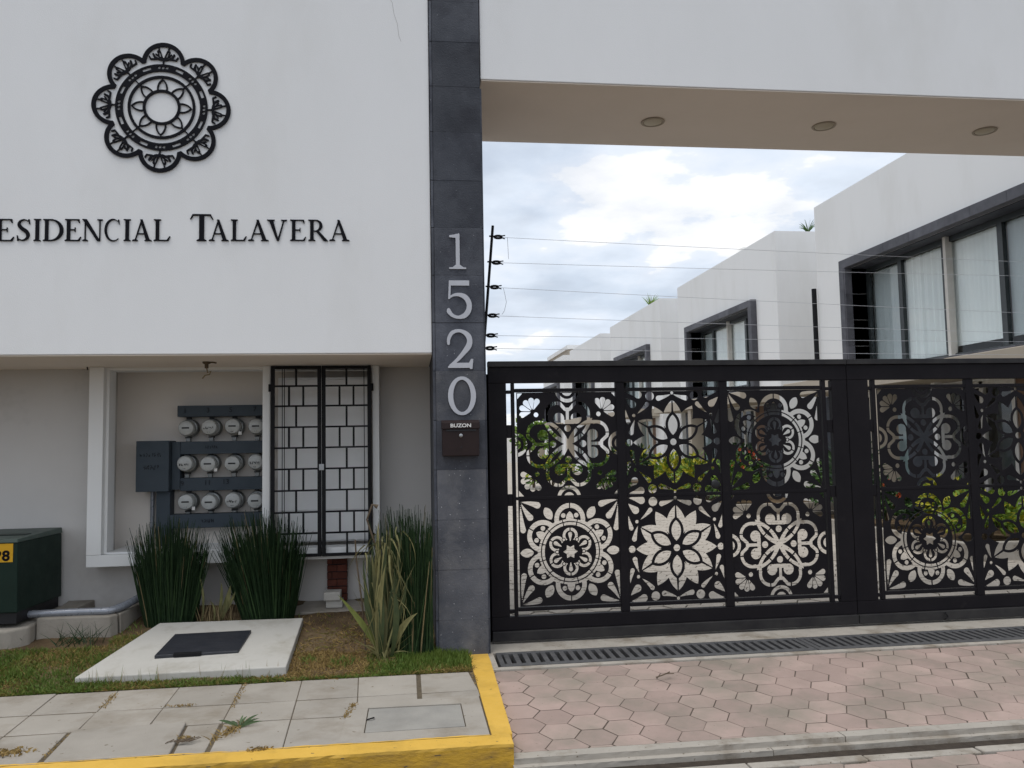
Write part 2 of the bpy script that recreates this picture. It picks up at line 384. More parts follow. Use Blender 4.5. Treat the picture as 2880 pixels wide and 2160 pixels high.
def sd_brush(X, Y, pts, ws, n=60):
    """stroke with changing width through control points (Catmull-Rom)"""
    P = [pts[0]]+list(pts)+[pts[-1]]; Wd = [ws[0]]+list(ws)+[ws[-1]]; d = None
    m = len(pts)-1
    for i in range(n+1):
        u = i/n*m; k = min(int(u), m-1); f_ = u-k
        def cr(a, b, c, e): return 0.5*((2*b)+(-a+c)*f_+(2*a-5*b+4*c-e)*f_*f_+(-a+3*b-3*c+e)*f_**3)
        x = cr(P[k][0], P[k+1][0], P[k+2][0], P[k+3][0]); y = cr(P[k][1], P[k+1][1], P[k+2][1], P[k+3][1])
        w = cr(Wd[k], Wd[k+1], Wd[k+2], Wd[k+3])
        q = sd_circle(X, Y, x, y, max(w, 0.004))
        d = q if d is None else np.minimum(d, q)
    return d
U = lambda *a: np.minimum.reduce(a)
I = lambda *a: np.maximum.reduce(a)

def sheet(fn, x0, x1, y0, y1, nx, ny, tol=0.25):
    """returns (verts2d, tris, boundary edges) of the region fn<0 on a grid"""
    xs = np.linspace(x0, x1, nx); ys = np.linspace(y0, y1, ny)
    X, Y = np.meshgrid(xs, ys)
    D = fn(X, Y).astype(float); D[np.abs(D) < 1e-7] = 1e-7
    D[0, :] = np.maximum(D[0, :], 1e-4); D[-1, :] = np.maximum(D[-1, :], 1e-4)
    D[:, 0] = np.maximum(D[:, 0], 1e-4); D[:, -1] = np.maximum(D[:, -1], 1e-4)
    ins = D < 0
    vid = {}; V = []
    def ev(j, i, ax):
        k = (j, i, ax)
        if k in vid: return vid[k]
        if ax == 0:
            a, b = D[j, i], D[j, i+1]; t_ = a/(a-b); p = (xs[i]+(xs[i+1]-xs[i])*t_, ys[j])
        else:
            a, b = D[j, i], D[j+1, i]; t_ = a/(a-b); p = (xs[i], ys[j]+(ys[j+1]-ys[j])*t_)
        vid[k] = len(V); V.append(p); return vid[k]
    code = ins[:-1, :-1]*1 + ins[:-1, 1:]*2 + ins[1:, 1:]*4 + ins[1:, :-1]*8
    jj, ii = np.nonzero((code > 0) & (code < 15))
    T = {1: [(3, 0)], 2: [(0, 1)], 3: [(3, 1)], 4: [(1, 2)], 5: [(3, 0), (1, 2)], 6: [(0, 2)], 7: [(3, 2)],
         8: [(2, 3)], 9: [(0, 2)], 10: [(0, 1), (2, 3)], 11: [(1, 2)], 12: [(1, 3)], 13: [(0, 1)], 14: [(0, 3)]}
    adj = {}
    for j, i in zip(jj, ii):
        for a, b in T[int(code[j, i])]:
            e = []
            for q in (a, b):
                e.append(ev(j, i, 0) if q == 0 else ev(j, i+1, 1) if q == 1 else ev(j+1, i, 0) if q == 2 else ev(j, i, 1))
            adj.setdefault(e[0], []).append(e[1]); adj.setdefault(e[1], []).append(e[0])
    seen = set(); loops = []
    for st in adj:
        if st in seen: continue
        lp = [st]; seen.add(st); cur = st; prev = None
        while True:
            nx_ = [q for q in adj[cur] if q not in seen]
            if not nx_: break
            cur = nx_[0]; seen.add(cur); lp.append(cur)
        if len(lp) > 3: loops.append(np.array([V[q] for q in lp]))
    eps = tol*(x1-x0)/(nx-1)
    def dp(P):
        keep = np.zeros(len(P), bool); keep[0] = keep[-1] = True; st = [(0, len(P)-1)]
        while st:
            a, b = st.pop()
            if b <= a+1: continue
            ab = P[b]-P[a]; L = np.hypot(*ab)+1e-12; w = P[a+1:b]-P[a]
            d = np.abs(w[:, 0]*ab[1]-w[:, 1]*ab[0])/L if L > 1e-9 else np.hypot(w[:, 0], w[:, 1])
            k = int(np.argmax(d))
            if d[k] > eps: keep[a+1+k] = True; st += [(a, a+1+k), (a+1+k, b)]
        return P[keep]
    vv = []; ee = []
    for lp in loops:
        m = len(lp)//2
        q = np.vstack([dp(lp[:m+1])[:-1], dp(np.vstack([lp[m:], lp[:1]]))[:-1]])
        if len(q) < 3: continue
        n0 = len(vv); vv += [tuple(p) for p in q]; ee += [(n0+k, n0+(k+1) % len(q)) for k in range(len(q))]
    res = delaunay_2d_cdt([Vector(p) for p in vv], ee, [], 0, 1e-7)
    ov, oe, of = res[0], res[1], res[2]
    P = np.array([(p.x, p.y) for p in ov]); F = np.array([f for f in of if len(f) == 3])
    c = P[F].mean(axis=1)
    dv = fn(c[:, 0], c[:, 1])
    # use two more samples for thin triangles
    F = F[dv < 0]
    cnt = {}
    for f in F:
        for k in range(3):
            a, b = int(f[k]), int(f[(k+1) % 3]); cnt[(a, b)] = cnt.get((a, b), 0)+1
    be = [(a, b) for (a, b) in cnt if (b, a) not in cnt]
    return P, F, be
def sheet_mb(fn, x0, x1, y0, y1, nx, ny, thick, to3, tol=0.25):
    """extrude the sheet; to3(u, v, w) maps to world, w = 0 front .. thick back"""
    P, F, be = sheet(fn, x0, x1, y0, y1, nx, ny, tol)
    n = len(P); mb = MB()
    vs = [to3(p[0], p[1], 0.0) for p in P] + [to3(p[0], p[1], thick) for p in P]
    fs = [tuple(map(int, f)) for f in F] + [tuple(int(q)+n for q in f[::-1]) for f in F] + [(b, a, a+n, b+n) for a, b in be]
    return mb.add(vs, fs)

# ================================================================== SETTING
def lawn_z(x, y):
    k = min(1.0, max(0.12, (0.40-x)/0.55))
    return max(0.0, 0.175*(y+0.43))*k
# ground far and wide
mb = MB(); mb.box(-400, 400, -400, 400, -0.6, -0.30)
tag(mb.build('ground', M['asphalt']), kind='structure')
# street
street = MB().box(-30, 30, -14, -1.957, -0.298, -0.140).build('street', M['joint']); tag(street, kind='structure')
def clip(poly, fn):
    out = []
    for i in range(len(poly)):
        a, b = poly[i-1], poly[i]; da, db = fn(a), fn(b)
        if (da >= 0) != (db >= 0):
            t_ = da/(da-db); out.append((a[0]+(b[0]-a[0])*t_, a[1]+(b[1]-a[1])*t_))
        if db >= 0: out.append(b)
    return out
HA, HROW = 0.1185, 0.2115
def hexes(x0, x1, y0, y1, cx, cy, zf, parent, material, name='paver', gap=0.0020, thick=0.04, joined=None, jit=0.0009):
    cnt = 0
    i0 = int((x0-cx)/(1.5*HA))-2; i1 = int((x1-cx)/(1.5*HA))+2
    for i in range(i0, i1+1):
        for j in range(int((y0-cy)/HROW)-2, int((y1-cy)/HROW)+3):
            X = cx+1.5*HA*i; Y = cy+HROW*(j+0.5*(i % 2))
            sx = HA-gap/0.866; ky = HROW/(HA*1.732)
            p = [(X+sx*math.cos(k*math.pi/3)+random.uniform(-.0015, .0015), Y+ky*sx*math.sin(k*math.pi/3)+random.uniform(-.0015, .0015)) for k in range(6)]
            for fn in (lambda q: q[0]-x0, lambda q: x1-q[0], lambda q: q[1]-y0, lambda q: y1-q[1]):
                p = clip(p, fn)
                if len(p) < 3: break
            if len(p) < 3: continue
            ar = 0.5*abs(sum(p[k-1][0]*p[k][1]-p[k][0]*p[k-1][1] for k in range(len(p))))
            if ar < 0.0015: continue
            dz = random.uniform(-jit, jit); tx = random.uniform(-.006, .006); ty = random.uniform(-.006, .006)
            mx = sum(q[0] for q in p)/len(p); my = sum(q[1] for q in p)/len(p)
            zt = lambda q, s=1.0: zf(mx+(q[0]-mx)*s, my+(q[1]-my)*s)+dz+tx*(q[0]-mx)*s+ty*(q[1]-my)*s
            b = [(q[0], q[1], zt(q)-thick) for q in p]
            m_ = [(q[0], q[1], zt(q)-0.0022) for q in p]
            ins = 1-0.0035/max(0.03, math.sqrt(ar)/2)
            t_ = [(mx+(q[0]-mx)*ins, my+(q[1]-my)*ins, zt(q, ins)) for q in p]
            n = len(p)
            tgt = joined if joined is not None else MB()
            tgt.add(b+m_+t_, [tuple(range(2*n, 3*n))]+[(k, (k+1) % n, n+(k+1) % n, n+k) for k in range(n)]
                    + [(n+k, n+(k+1) % n, 2*n+(k+1) % n, 2*n+k) for k in range(n)])
            if joined is None: tgt.build(name, material, parent, fix=False)
            cnt += 1
    return cnt
hexes(1.3, 3.9, -2.75, -2.016, 0.95, -2.24, lambda x, y: -0.118, street, M['hex'])
for k in range(9):
    x0 = -0.2+k*0.62
    MB().box(x0+.004, x0+.616, -2.012, -1.942, -0.15, -0.112+random.uniform(-.003, .003)).build('edging', M['strip'], street, bevel=.006)
# gutter and apron of the driveway
tag(MB().box(-30, 30, -1.956, -1.80, -0.299, -0.128).build('gutter', M['gutter']), kind='structure')
drv = MB().add([(0.40, -1.765, -0.299), (8, -1.765, -0.299), (8, -0.40, -0.299), (0.40, -0.40, -0.299), (0.40, -1.765, -0.0757), (8, -1.765, -0.0757), (8, -0.40, -0.0129), (0.40, -0.40, -0.0129)],
     [(0, 1, 5, 4), (4, 5, 6, 7), (7, 6, 2, 3), (0, 4, 7, 3), (1, 2, 6, 5), (0, 3, 2, 1)]).build('driveway', M['sand'])
tag(drv, kind='structure')
def zd(x, y): return -0.012+(y+0.42)*0.046
nhex = hexes(0.515, 5.3, -1.715, -0.432, 0.80, -0.846, zd, drv, M['hex'])
# concrete apron strips at the foot of the driveway, chipped
def rough_bar(x0, x1, y0, y1, z0, z1, n, j, axis=0, r=0.012, zsl=0.0):
    """bar along x (axis 0) or y (axis 1) with a rounded, uneven top edge"""
    mb = MB(); rings = []
    prof = [(0, 0, 0), (0, 1, -r), (r, 1, 0), (-r, 1, 0), (1, 1, -r), (1, 0, 0)]
    for i in range(n+1):
        a = i/n; ring = []
        for k, (px, pz, e) in enumerate(prof):
            if axis == 0:
                y = (y0 if k < 3 else y1); y += (e if k in (2, 3) else 0)
                x = x0+(x1-x0)*a
            else:
                x = (x0 if k < 3 else x1); x += (e if k in (2, 3) else 0)
                y = y0+(y1-y0)*a
            z = z1 if pz else z0
            if k in (1, 4): z = z1-r
            jj = j if k in (1, 2, 3, 4) else 0
            ring.append((x+random.uniform(-jj, jj)*(axis == 1), y+random.uniform(-jj, jj)*(axis == 0), z+random.uniform(-jj, jj)*0.6+zsl*(a if pz else 0)))
        rings.append(ring)
    vs = [p for q in rings for p in q]; m = len(prof); fs = []
    mb.face_mi = []
    for i in range(n):
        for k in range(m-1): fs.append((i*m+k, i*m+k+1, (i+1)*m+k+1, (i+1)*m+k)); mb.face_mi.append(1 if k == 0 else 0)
    fs.append(tuple(range(m))); fs.append(tuple(range(n*m+m-1, n*m-1, -1)))
    return mb.add(vs, fs)
rough_bar(0.505, 2.27, -1.80, -1.722, -0.14, -0.071, 46, .0012).build('apron', M['strip'], drv)
rough_bar(2.276, 6.5, -1.80, -1.722, -0.14, -0.071, 70, .0012).build('apron', M['strip'], drv)
rough_bar(0.50, 1.85, -1.842, -1.785, -0.20, -0.100, 40, .0016).build('apron_edge', M['strip'], drv)
rough_bar(1.856, 6.4, -1.836, -1.785, -0.20, -0.100, 80, .0016).build('apron_edge', M['strip'], drv)
# concrete sill under the gate, with the slot of the drain left open
MB().box(0.40, 7.0, 0.000, 0.62, -0.14, 0.004).build('sill', M['strip'], drv, bevel=.006)
MB().box(0.50, 7.0, -0.428, -0.372, -0.14, 0.001).build('sill', M['strip'], drv, bevel=.004)
MB().box(0.50, 0.583, -0.370, -0.002, -0.14, 0.002).build('sill', M['strip'], drv, bevel=.004)
MB().box(0.585, 7.0, -0.370, -0.002, -0.20, -0.105).build('drain_channel', M['pit'], drv)

# sidewalk
swk = MB().box(-12, 0.41, -1.665, -0.40, -0.299, -0.0042).build('sidewalk', M['joint']); tag(swk, kind='structure')
def xj(k, y):     # x of the k-th cross joint at depth y
    base = [-2.94, -2.57, -2.203, -1.837, -1.468, -1.078, -0.706, -0.345, 0.045, 0.405]
    return base[k] + (-0.45-y)*0.048*(1 if k < 8 else 0.1)
def slab(parent, pts, top, name='paving_slab', th=0.05, m='sidewalk', bev=.004):
    b = [(p[0], p[1], top-th) for p in pts]; t_ = [(p[0], p[1], top+random.uniform(-.002, .002)) for p in pts]
    return MB().hexa(b, t_).build(name, M[m], parent, bevel=bev)
rows = [(-0.855, -0.437), (-1.20, -0.86), (-1.66, -1.206)]
for ri, (ya, yb) in enumerate(rows):
    for k in range(9):
        if ri == 2 and k in (4-1+0, 4) : pass
        x0a, x1a = xj(k, ya), xj(k+1, ya); x0b, x1b = xj(k, yb), xj(k+1, yb)
        g0 = .0022; yl = ya
        if ri == 0 and k in (7,): x1a -= .014; x1b -= .014
        if ri == 0 and k in (8,): x0a += .010; x0b += .010; x1b -= .03
        if ri == 1 and k in (7, 8): yl = -0.975; x0a, x1a = xj(k, yl), xj(k+1, yl)
        if ri == 1 and k == 7: x1a -= .014; x1b -= .014
        if ri == 1 and k == 8: x0a += .010; x0b += .010
        if ri == 2 and k in (3, 4, 7, 8): continue
        if ri == 2 and k == 5: x0a += 0.012; x0b += 0.010
        if ri == 2 and k == 2: x1a -= 0.036; x1b -= 0.040
        slab(swk, [(x0a+g0, yl+.0055), (x1a-g0, yl+.0055), (x1b-g0, yb-.0055), (x0b+g0, yb-.0055)], random.uniform(-.0008, .0012))
# slab that stands a little higher, with a wide dirty joint on its left
MB().add([(-1.815, -1.66, -.0075), (-1.780, -1.66, -.0075), (-1.812, -1.195, -.0075), (-1.848, -1.195, -.0075)], [(0, 1, 2, 3)]).build('joint_dirt', M['gutter'], swk, fix=False)
slab(swk, [(-1.778, -1.655), (-1.195, -1.652), (-1.236, -1.178), (-1.815, -1.192)], 0.012, 'cover_slab', .06, 'sidewalk', .006)
slab(swk, [(-1.180, -1.655), (-1.030, -1.655), (-1.052, -1.206), (-1.222, -1.206)], -0.001)
# inspection cover: ring of concrete and its lid
def ring_slab(parent, o, i_, top, th, m, name):
    mb = MB()
    for k in range(4):
        a, b = o[k], o[(k+1) % 4]; c, d = i_[(k+1) % 4], i_[k]
        mb.hexa([(a[0], a[1], top-th), (b[0], b[1], top-th), (c[0], c[1], top-th), (d[0], d[1], top-th)],
                [(a[0], a[1], top), (b[0], b[1], top), (c[0], c[1], top), (d[0], d[1], top)])
    return mb.build(name, M[m], parent)
ring_slab(swk, [(-0.372, -1.655), (0.398, -1.650), (0.396, -0.982), (-0.362, -0.982)], [(-0.254, -1.512), (0.287, -1.508), (0.284, -1.112), (-0.252, -1.098)], 00.004, .05, 'sidewalk', 'cover_frame')
slab(swk, [(-0.2485, -1.500), (0.2815, -1.496), (0.2785, -1.124), (-0.2465, -1.110)], 0.003, 'cover_lid', .04, 'cover', .002)
MB().tube([(-0.25, -1.31, .006), (-0.225, -1.315, .014), (-0.212, -1.305, .014), (-0.21, -1.285, .008)], .004, 6).build('lifting_hook', M['black'], swk)
# kerb, yellow, chipped
kb = rough_bar(-12, 0.505, -1.80, -1.662, -0.20, 0.004, 300, .0022, 0, .014)
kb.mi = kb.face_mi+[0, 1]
kb2 = rough_bar(0.408, 0.545, -1.662, -0.004, -0.20, 0.004, 70, .0012, 1, .012)
n0 = len(kb2.v)
kb2.v = [((x-(0.03*min(1, max(0, -y-0.2)/1.46)) if x > .47 else x), y, z) for x, y, z in kb2.v]
kb.add(kb2.v, kb2.f)
pv_ = []                                   # brushed paint that laps over onto the slabs
for k in range(121):
    x = -3.2+3.6*k/120; pv_ += [(x, -1.664, .0062), (x, -1.652+.004*math.sin(x*9)+.003*math.sin(x*31)+random.uniform(-.003, .003), .0060)]
kb.add(pv_, [(2*k, 2*k+2, 2*k+3, 2*k+1) for k in range(120)])
tag(kb.build('kerb', [M['kerb'], M['kerb_shaded_dirty']]), kind='structure')

# lawn soil, sloping up to the wall
mb = MB(); nx_, ny_ = 130, 44
vs = []
for j in range(ny_+1):
    for i in range(nx_+1):
        x = -6.0+(0.405+6.0)*i/nx_; y = -0.432+(1.45)*j/ny_
        z = lawn_z(x, y)+0.010*math.sin(x*7.3+y*3.1)*math.sin(y*9+1.3*x)*(j > 1)+random.uniform(-.004, .004)
        vs.append((x, y, z if j else 0.0))
fs = [(j*(nx_+1)+i, j*(nx_+1)+i+1, (j+1)*(nx_+1)+i+1, (j+1)*(nx_+1)+i) for j in range(ny_) for i in range(nx_)]
lawn = mb.add(vs, fs).build('soil_bed', M['soil'], fix=False, smooth=True); tag(lawn, kind='structure')

# ================================================================== GATEHOUSE (white building, left)
gh = empty('gatehouse', (-3.0, 0.6, 0.0), 'white gatehouse with an overhanging upper wall above a recessed lower wall', 'building')
MB().box(-9, 0.170, 0.0, 4.0, 2.182, 6.6).build('upper_wall', M['plaster'], gh, bevel=.006)
# thin soffit sheet, warm bounce light tinted into its colour
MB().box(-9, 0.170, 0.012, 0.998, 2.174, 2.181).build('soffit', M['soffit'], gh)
# lower wall in pieces round the meter niche
lw = MB()
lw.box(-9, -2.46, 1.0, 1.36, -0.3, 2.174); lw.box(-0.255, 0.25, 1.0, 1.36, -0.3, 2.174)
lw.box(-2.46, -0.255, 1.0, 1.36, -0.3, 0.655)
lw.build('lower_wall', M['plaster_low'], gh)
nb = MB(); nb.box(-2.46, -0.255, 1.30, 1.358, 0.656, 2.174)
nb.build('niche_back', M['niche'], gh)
fr_ = MB()
fr_.box(-2.505, -2.395, 0.80, 0.998, 0.700, 2.173)
fr_.box(-0.300, -0.245, 0.80, 0.998, 0.700, 2.173)
fr_.box(-2.505, -0.245, 0.80, 0.998, 0.608, 0.699)
fr_.build('niche_frame', M['trim'], gh, bevel=.004)
MB().box(-1.176, -1.118, 0.803, 0.997, 0.701, 2.172).build('niche_post', M['trim'], gh, bevel=.003)
# thin shadow-gap moulding inside the frame
mo = MB(); mo.box(-2.394, -2.372, 0.86, 1.0, 0.701, 2.150); mo.box(-2.394, -1.178, 0.86, 1.0, 2.151, 2.173); mo.box(-2.372, -1.178, 0.86, 1.30, 0.690, 0.712)
mo.build('niche_lining', M['trim'], gh)
hc = MB()
def hair(pts, w=.0022):
    for a, b in zip(pts[:-1], pts[1:]):
        hc.add([(a[0]-w/2, -0.0012, a[1]), (a[0]+w/2, -0.0012, a[1]), (b[0]+w/2, -0.0012, b[1]), (b[0]-w/2, -0.0012, b[1])], [(0, 1, 2, 3)])
hair([(-0.125, 4.92), (-0.115, 4.87), (-0.098, 4.84), (-0.085, 4.75), (-0.062, 4.68), (-0.05, 4.58), (-0.035, 4.54)])
hc.build('hairline_crack', M['crack'], gh, fix=False)

# ------------------------------------------------------------------ stone pillar
pil = empty('stone_pillar', (0.37, 0.15, 0.0), 'tall dark grey slate-tiled pillar carrying the house number 1520', 'pillar')
MB().box(0.176, 0.548, 0.0, 1.2, -0.25, 6.6).build('core', M['grout'], pil)
zs = [-0.05, 0.25, 0.607, 0.965, 1.325, 1.683, 2.047, 2.405, 2.757, 3.115, 3.474, 3.843, 4.196, 4.544, 4.86, 5.22, 5.6, 6.0, 6.6]
for a, b in zip(zs[:-1], zs[1:]):
    j = random.uniform(-.002, .002)
    tm_ = M['slate_lit'] if b < 1.4 or abs(a-1.683) < .01 else M['slate_dark'] if a > 3.0 else M['slate']  # tone steps with height: light and shade put into the tile colours
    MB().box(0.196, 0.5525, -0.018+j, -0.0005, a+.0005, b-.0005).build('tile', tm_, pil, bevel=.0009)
    MB().box(0.1745, 0.1942, -0.014+j*.5, -0.0005, a+.002, b-.002).build('edge_tile', M['slate'], pil, bevel=.002)
    if b < 4.25: MB().box(0.5495, 0.566, -0.0004, 1.2, a+.002, b-.002).build('return_tile', M['slate'], pil)

# ------------------------------------------------------------------ beam over the gate
bm_ = empty('entrance_beam', (3.8, 0.63, 4.27), 'deep white entrance beam spanning over the gate', 'beam')
MB().box(0.560, 7.2, 0.0, 1.265, 4.270, 6.6).build('beam_body', M['plaster'], bm_, bevel=.006)
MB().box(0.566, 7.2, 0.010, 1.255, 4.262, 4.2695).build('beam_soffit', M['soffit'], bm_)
rp = empty('end_pillar', (6.9, 0.6, 0.0), 'dark slate pillar at the far end of the gate opening', 'pillar')
MB().box(6.75, 7.2, 0.02, 1.2, -0.25, 4.261).build('pillar_body', M['slate'], rp, bevel=.003)
lamp_lab = ['recessed ceiling lamp under the beam, nearest the slate pillar', 'recessed ceiling lamp under the beam, middle one of the three', 'recessed ceiling lamp under the beam, farthest right of the three']
L0 = None
for k, (x, y) in enumerate([(2.114, 0.68), (3.667, 0.655), (5.212, 0.65)]):
    if L0 is None:
        L0 = empty('ceiling_lamp', (x, y, 4.262), lamp_lab[0], 'ceiling lamp', 'lamps recessed in the beam')
        MB().lathe((x, y, 4.2615), (0, 0, -1), [(.098, 0), (.103, .005), (.100, .011), (.084, .012), (.080, .004)], 28).build('trim_ring', M['canopy'], L0, smooth=True)
        MB().lathe((x, y, 4.2612), (0, 0, -1), [(.079, 0), (.078, .008), (.055, .016), (.02, .02)], 24).build('lens', M['lens'], L0, smooth=True)
    else:
        tag(copy_tree(L0, (x, y, 4.262)), lamp_lab[k])

# ================================================================== LETTERING
def serif_glyph(ch):
    """(fn(X, Y), width) in cap height units"""
    st = lambda X, Y, x0, x1, y0=0, y1=1: sd_box(X, Y, x0, x1, y0, y1)
    sf = lambda X, Y, c, w, y: sd_poly(X, Y, [(c-w, y), (c+w, y), (c+w, y+(.035 if y < .5 else -.035)), (c+w*.45, y+(.075 if y < .5 else -.075)), (c-w*.45, y+(.075 if y < .5 else -.075)), (c-w, y+(.035 if y < .5 else -.035))][::1])
    if ch == 'I': return (lambda X, Y: U(st(X, Y, .09, .27), sf(X, Y, .18, .18, 0), sf(X, Y, .18, .18, 1))), .36
    if ch == 'E': return (lambda X, Y: U(st(X, Y, .10, .27), sf(X, Y, .18, .18, 0), sf(X, Y, .18, .18, 1),
                     sd_box(X, Y, .1, .68, .95, 1), sd_poly(X, Y, [(.60, 1), (.72, 1), (.74, .82), (.70, .82)]),
                     sd_box(X, Y, .2, .52, .49, .54), sd_poly(X, Y, [(.49, .61), (.53, .63), (.53, .40), (.49, .42)]),
                     sd_box(X, Y, .1, .72, 0, .055), sd_poly(X, Y, [(.62, 0), (.74, 0), (.82, .20), (.78, .20)]))), .82
    if ch == 'L': return (lambda X, Y: U(st(X, Y, .10, .27), sf(X, Y, .18, .18, 0), sf(X, Y, .18, .18, 1),
                     sd_box(X, Y, .1, .70, 0, .055), sd_poly(X, Y, [(.60, 0), (.72, 0), (.82, .22), (.77, .22)]))), .82
    if ch == 'D': return (lambda X, Y: U(st(X, Y, .10, .27), sf(X, Y, .17, .17, 0), sf(X, Y, .17, .17, 1), sd_box(X, Y, .1, .45, .945, 1), sd_box(X, Y, .1, .45, 0, .055),
                     I(sd_ell(X, Y, .40, .5, .62, .5), -sd_ell(X, Y, .36, .5, .47, .445), .27-X))), 1.02
    if ch == 'S': return (lambda X, Y: U(sd_brush(X, Y, [(.60, .90), (.40, .965), (.20, .90), (.13, .74), (.26, .58), (.46, .46), (.58, .30), (.52, .12), (.30, .035), (.10, .11)], [.022, .028, .045, .075, .085, .090, .085, .055, .03, .022]),
                     sd_poly(X, Y, [(.57, .98), (.64, 1.0), (.68, .76), (.64, .76)]), sd_poly(X, Y, [(.03, .26), (.07, .26), (.14, .02), (.06, .0)]))), .72
    if ch == 'C': return (lambda X, Y: U(I(sd_ell(X, Y, .50, .5, .48, .52), -sd_ell(X, Y, .56, .5, .40, .465), X-.82),
                     sd_poly(X, Y, [(.78, .97), (.85, 1.0), (.88, .76), (.84, .76)]))), .92
    if ch == 'N': return (lambda X, Y: U(st(X, Y, .10, .155), sf(X, Y, .13, .14, 0), sd_poly(X, Y, [(-.02, 1), (.20, 1), (.88, 0), (.72, 0)]), sd_box(X, Y, -.02, .18, .96, 1),
                     st(X, Y, .825, .88), sf(X, Y, .85, .14, 1))), 1.0
    if ch == 'A': return (lambda X, Y: U(sd_poly(X, Y, [(.12, 0), (.18, 0), (.50, .90), (.46, 1)]), sd_poly(X, Y, [(.40, 1), (.52, 1), (.93, 0), (.72, 0)]),
                     sd_box(X, Y, .25, .70, .31, .36), sf(X, Y, .15, .15, 0), sf(X, Y, .83, .19, 0))), 1.02
    if ch == 'V': return (lambda X, Y: U(sd_poly(X, Y, [(.08, 1), (.29, 1), (.58, 0), (.48, 0)]), sd_poly(X, Y, [(.80, 1), (.86, 1), (.58, 0), (.52, .08)]),
                     sf(X, Y, .19, .19, 1), sf(X, Y, .83, .15, 1))), .98
    if ch == 'T': return (lambda X, Y: U(st(X, Y, .36, .56), sf(X, Y, .46, .20, 0), sd_box(X, Y, .08, .84, .94, 1), sd_poly(X, Y, [(.10, 1), (.17, 1), (.03, .80), (-.02, .80)]), sd_poly(X, Y, [(.75, 1), (.82, 1), (.94, .80), (.89, .80)]))), .92
    if ch == 'R': return (lambda X, Y: U(st(X, Y, .10, .27), sf(X, Y, .18, .18, 0), sf(X, Y, .18, .18, 1), sd_box(X, Y, .1, .40, .95, 1), sd_box(X, Y, .2, .42, .44, .49),
                     I(sd_ell(X, Y, .38, .72, .34, .28), -sd_ell(X, Y, .34, .72, .22, .235), .27-X), sd_poly(X, Y, [(.36, .48), (.50, .50), (.94, .06), (1.0, 0), (.84, -.02), (.76, .02)]))), 1.0
def glyph(ch, x0, x1, zb, h, y, thick, name, material, parent, gfn=None, res=64):
    fn, w = gfn or serif_glyph(ch)
    sx = (x1-x0)/w
    mb = sheet_mb(fn, -.12, w+.12, -.10, 1.12, res, int(res*1.1), thick, lambda a, b, c: (x0+a*sx, y+c, zb+b*h), .2)
    return mb.build(name, material, parent, fix=False)
let = empty('wall_lettering', (-1.6, 0.0, 3.0), 'raised black serif lettering RESIDENCIAL TALAVERA on the white wall', 'lettering')
txt = [('R', -330, -120, 100, 228), ('E', -90, 82, 108, 232), ('S', 90, 181, 110, 235), ('I', 194, 241, 112, 236), ('D', 250, 376, 114, 237), ('E', 381, 483, 116, 239), ('N', 488, 612, 119, 242),
       ('C', 617, 716, 122, 245), ('I', 734, 779, 126, 247), ('A', 786, 906, 128, 250), ('L', 914, 1017, 131, 249),
       ('T', 1134, 1272, 102, 256), ('A', 1246, 1367, 138, 260), ('L', 1377, 1474, 142, 261), ('A', 1481, 1606, 146, 264), ('V', 1594, 1716, 150, 268), ('E', 1733, 1830, 153, 271), ('R', 1842, 1962, 157, 275), ('A', 1968, 2090, 160, 279)]
def wall_at(px, py, y):
    d = rr*(px-1440)/2300 - uu*(py-1080)/2300 + fw
    t_ = (y-CAM[1])/d[1]; q = CAM+t_*d; return q[0], q[2]
for ch, a, b, t0, t1 in txt:
    xa, za = wall_at(a/2.127, 560+t1/2.127, -0.02); xb, zb = wall_at(b/2.127, 560+t0/2.127, -0.02)
    if ch == 'E' and a < 0: xa = xb-0.125
    h = {'T': .196, 'R': .157}.get(ch, .157) if a > 0 else (.196 if ch == 'R' else .157)
    zl = 2.995+0.0065*(xa+1.6)*2
    glyph(ch, xa, xb, zl, h, -0.009, .0085, 'letter', M['letter'], let)

# house number
num = empty('house_number', (0.38, -0.02, 2.4), 'pale grey metal house number 1520 set one digit above another on the pillar', 'house number')
def d1(X, Y): return U(sd_box(X, Y, .40, .62, .05, .97), sd_poly(X, Y, [(.62, 1.0), (.50, .965), (.04, .93), (.04, .875), (.42, .86)]), sd_box(X, Y, .02, .98, 0, .045), sd_poly(X, Y, [(.18, .04), (.84, .04), (.62, .12), (.40, .12)]))
def d5(X, Y): return U(sd_poly(X, Y, [(.13, 1), (.90, 1), (.90, .865), (.20, .865)]), sd_poly(X, Y, [(.12, 1), (.20, 1), (.165, .52), (.085, .50)]),
                       sd_brush(X, Y, [(.12, .545), (.30, .615), (.52, .625), (.74, .56), (.88, .40), (.86, .22), (.70, .08), (.46, .035), (.24, .085), (.10, .20)], [.025, .035, .05, .075, .095, .095, .07, .042, .05, .075]))
def d2(X, Y): return U(sd_brush(X, Y, [(.06, .64), (.075, .76), (.20, .90), (.44, .955), (.68, .90), (.84, .77), (.84, .60), (.66, .42), (.40, .22), (.10, .05)], [.055, .062, .055, .042, .06, .095, .10, .075, .055, .035]),
                       sd_poly(X, Y, [(.03, 0), (.90, 0), (.92, .13), (.26, .13), (.03, .04)]), sd_poly(X, Y, [(.80, .10), (.90, .23), (.985, .23), (.95, -.03), (.86, -.03)]))
def d0(X, Y): return I(sd_ell(X, Y, .5, .5, .5, .505), -sd_ell(X, Y, .5, .5, .315, .42))
for fn, (xa, xb, zb, zt) in zip((d1, d5, d2, d0), ((.301, .432, 2.803, 3.075), (.276, .469, 2.433, 2.717), (.279, .474, 2.068, 2.356), (.282, .487, 1.722, 2.004))):
    glyph('', xa, xb, zb, zt-zb, -0.0285, .0075, 'digit', M['digit'], num, (fn, 1.0), 80)

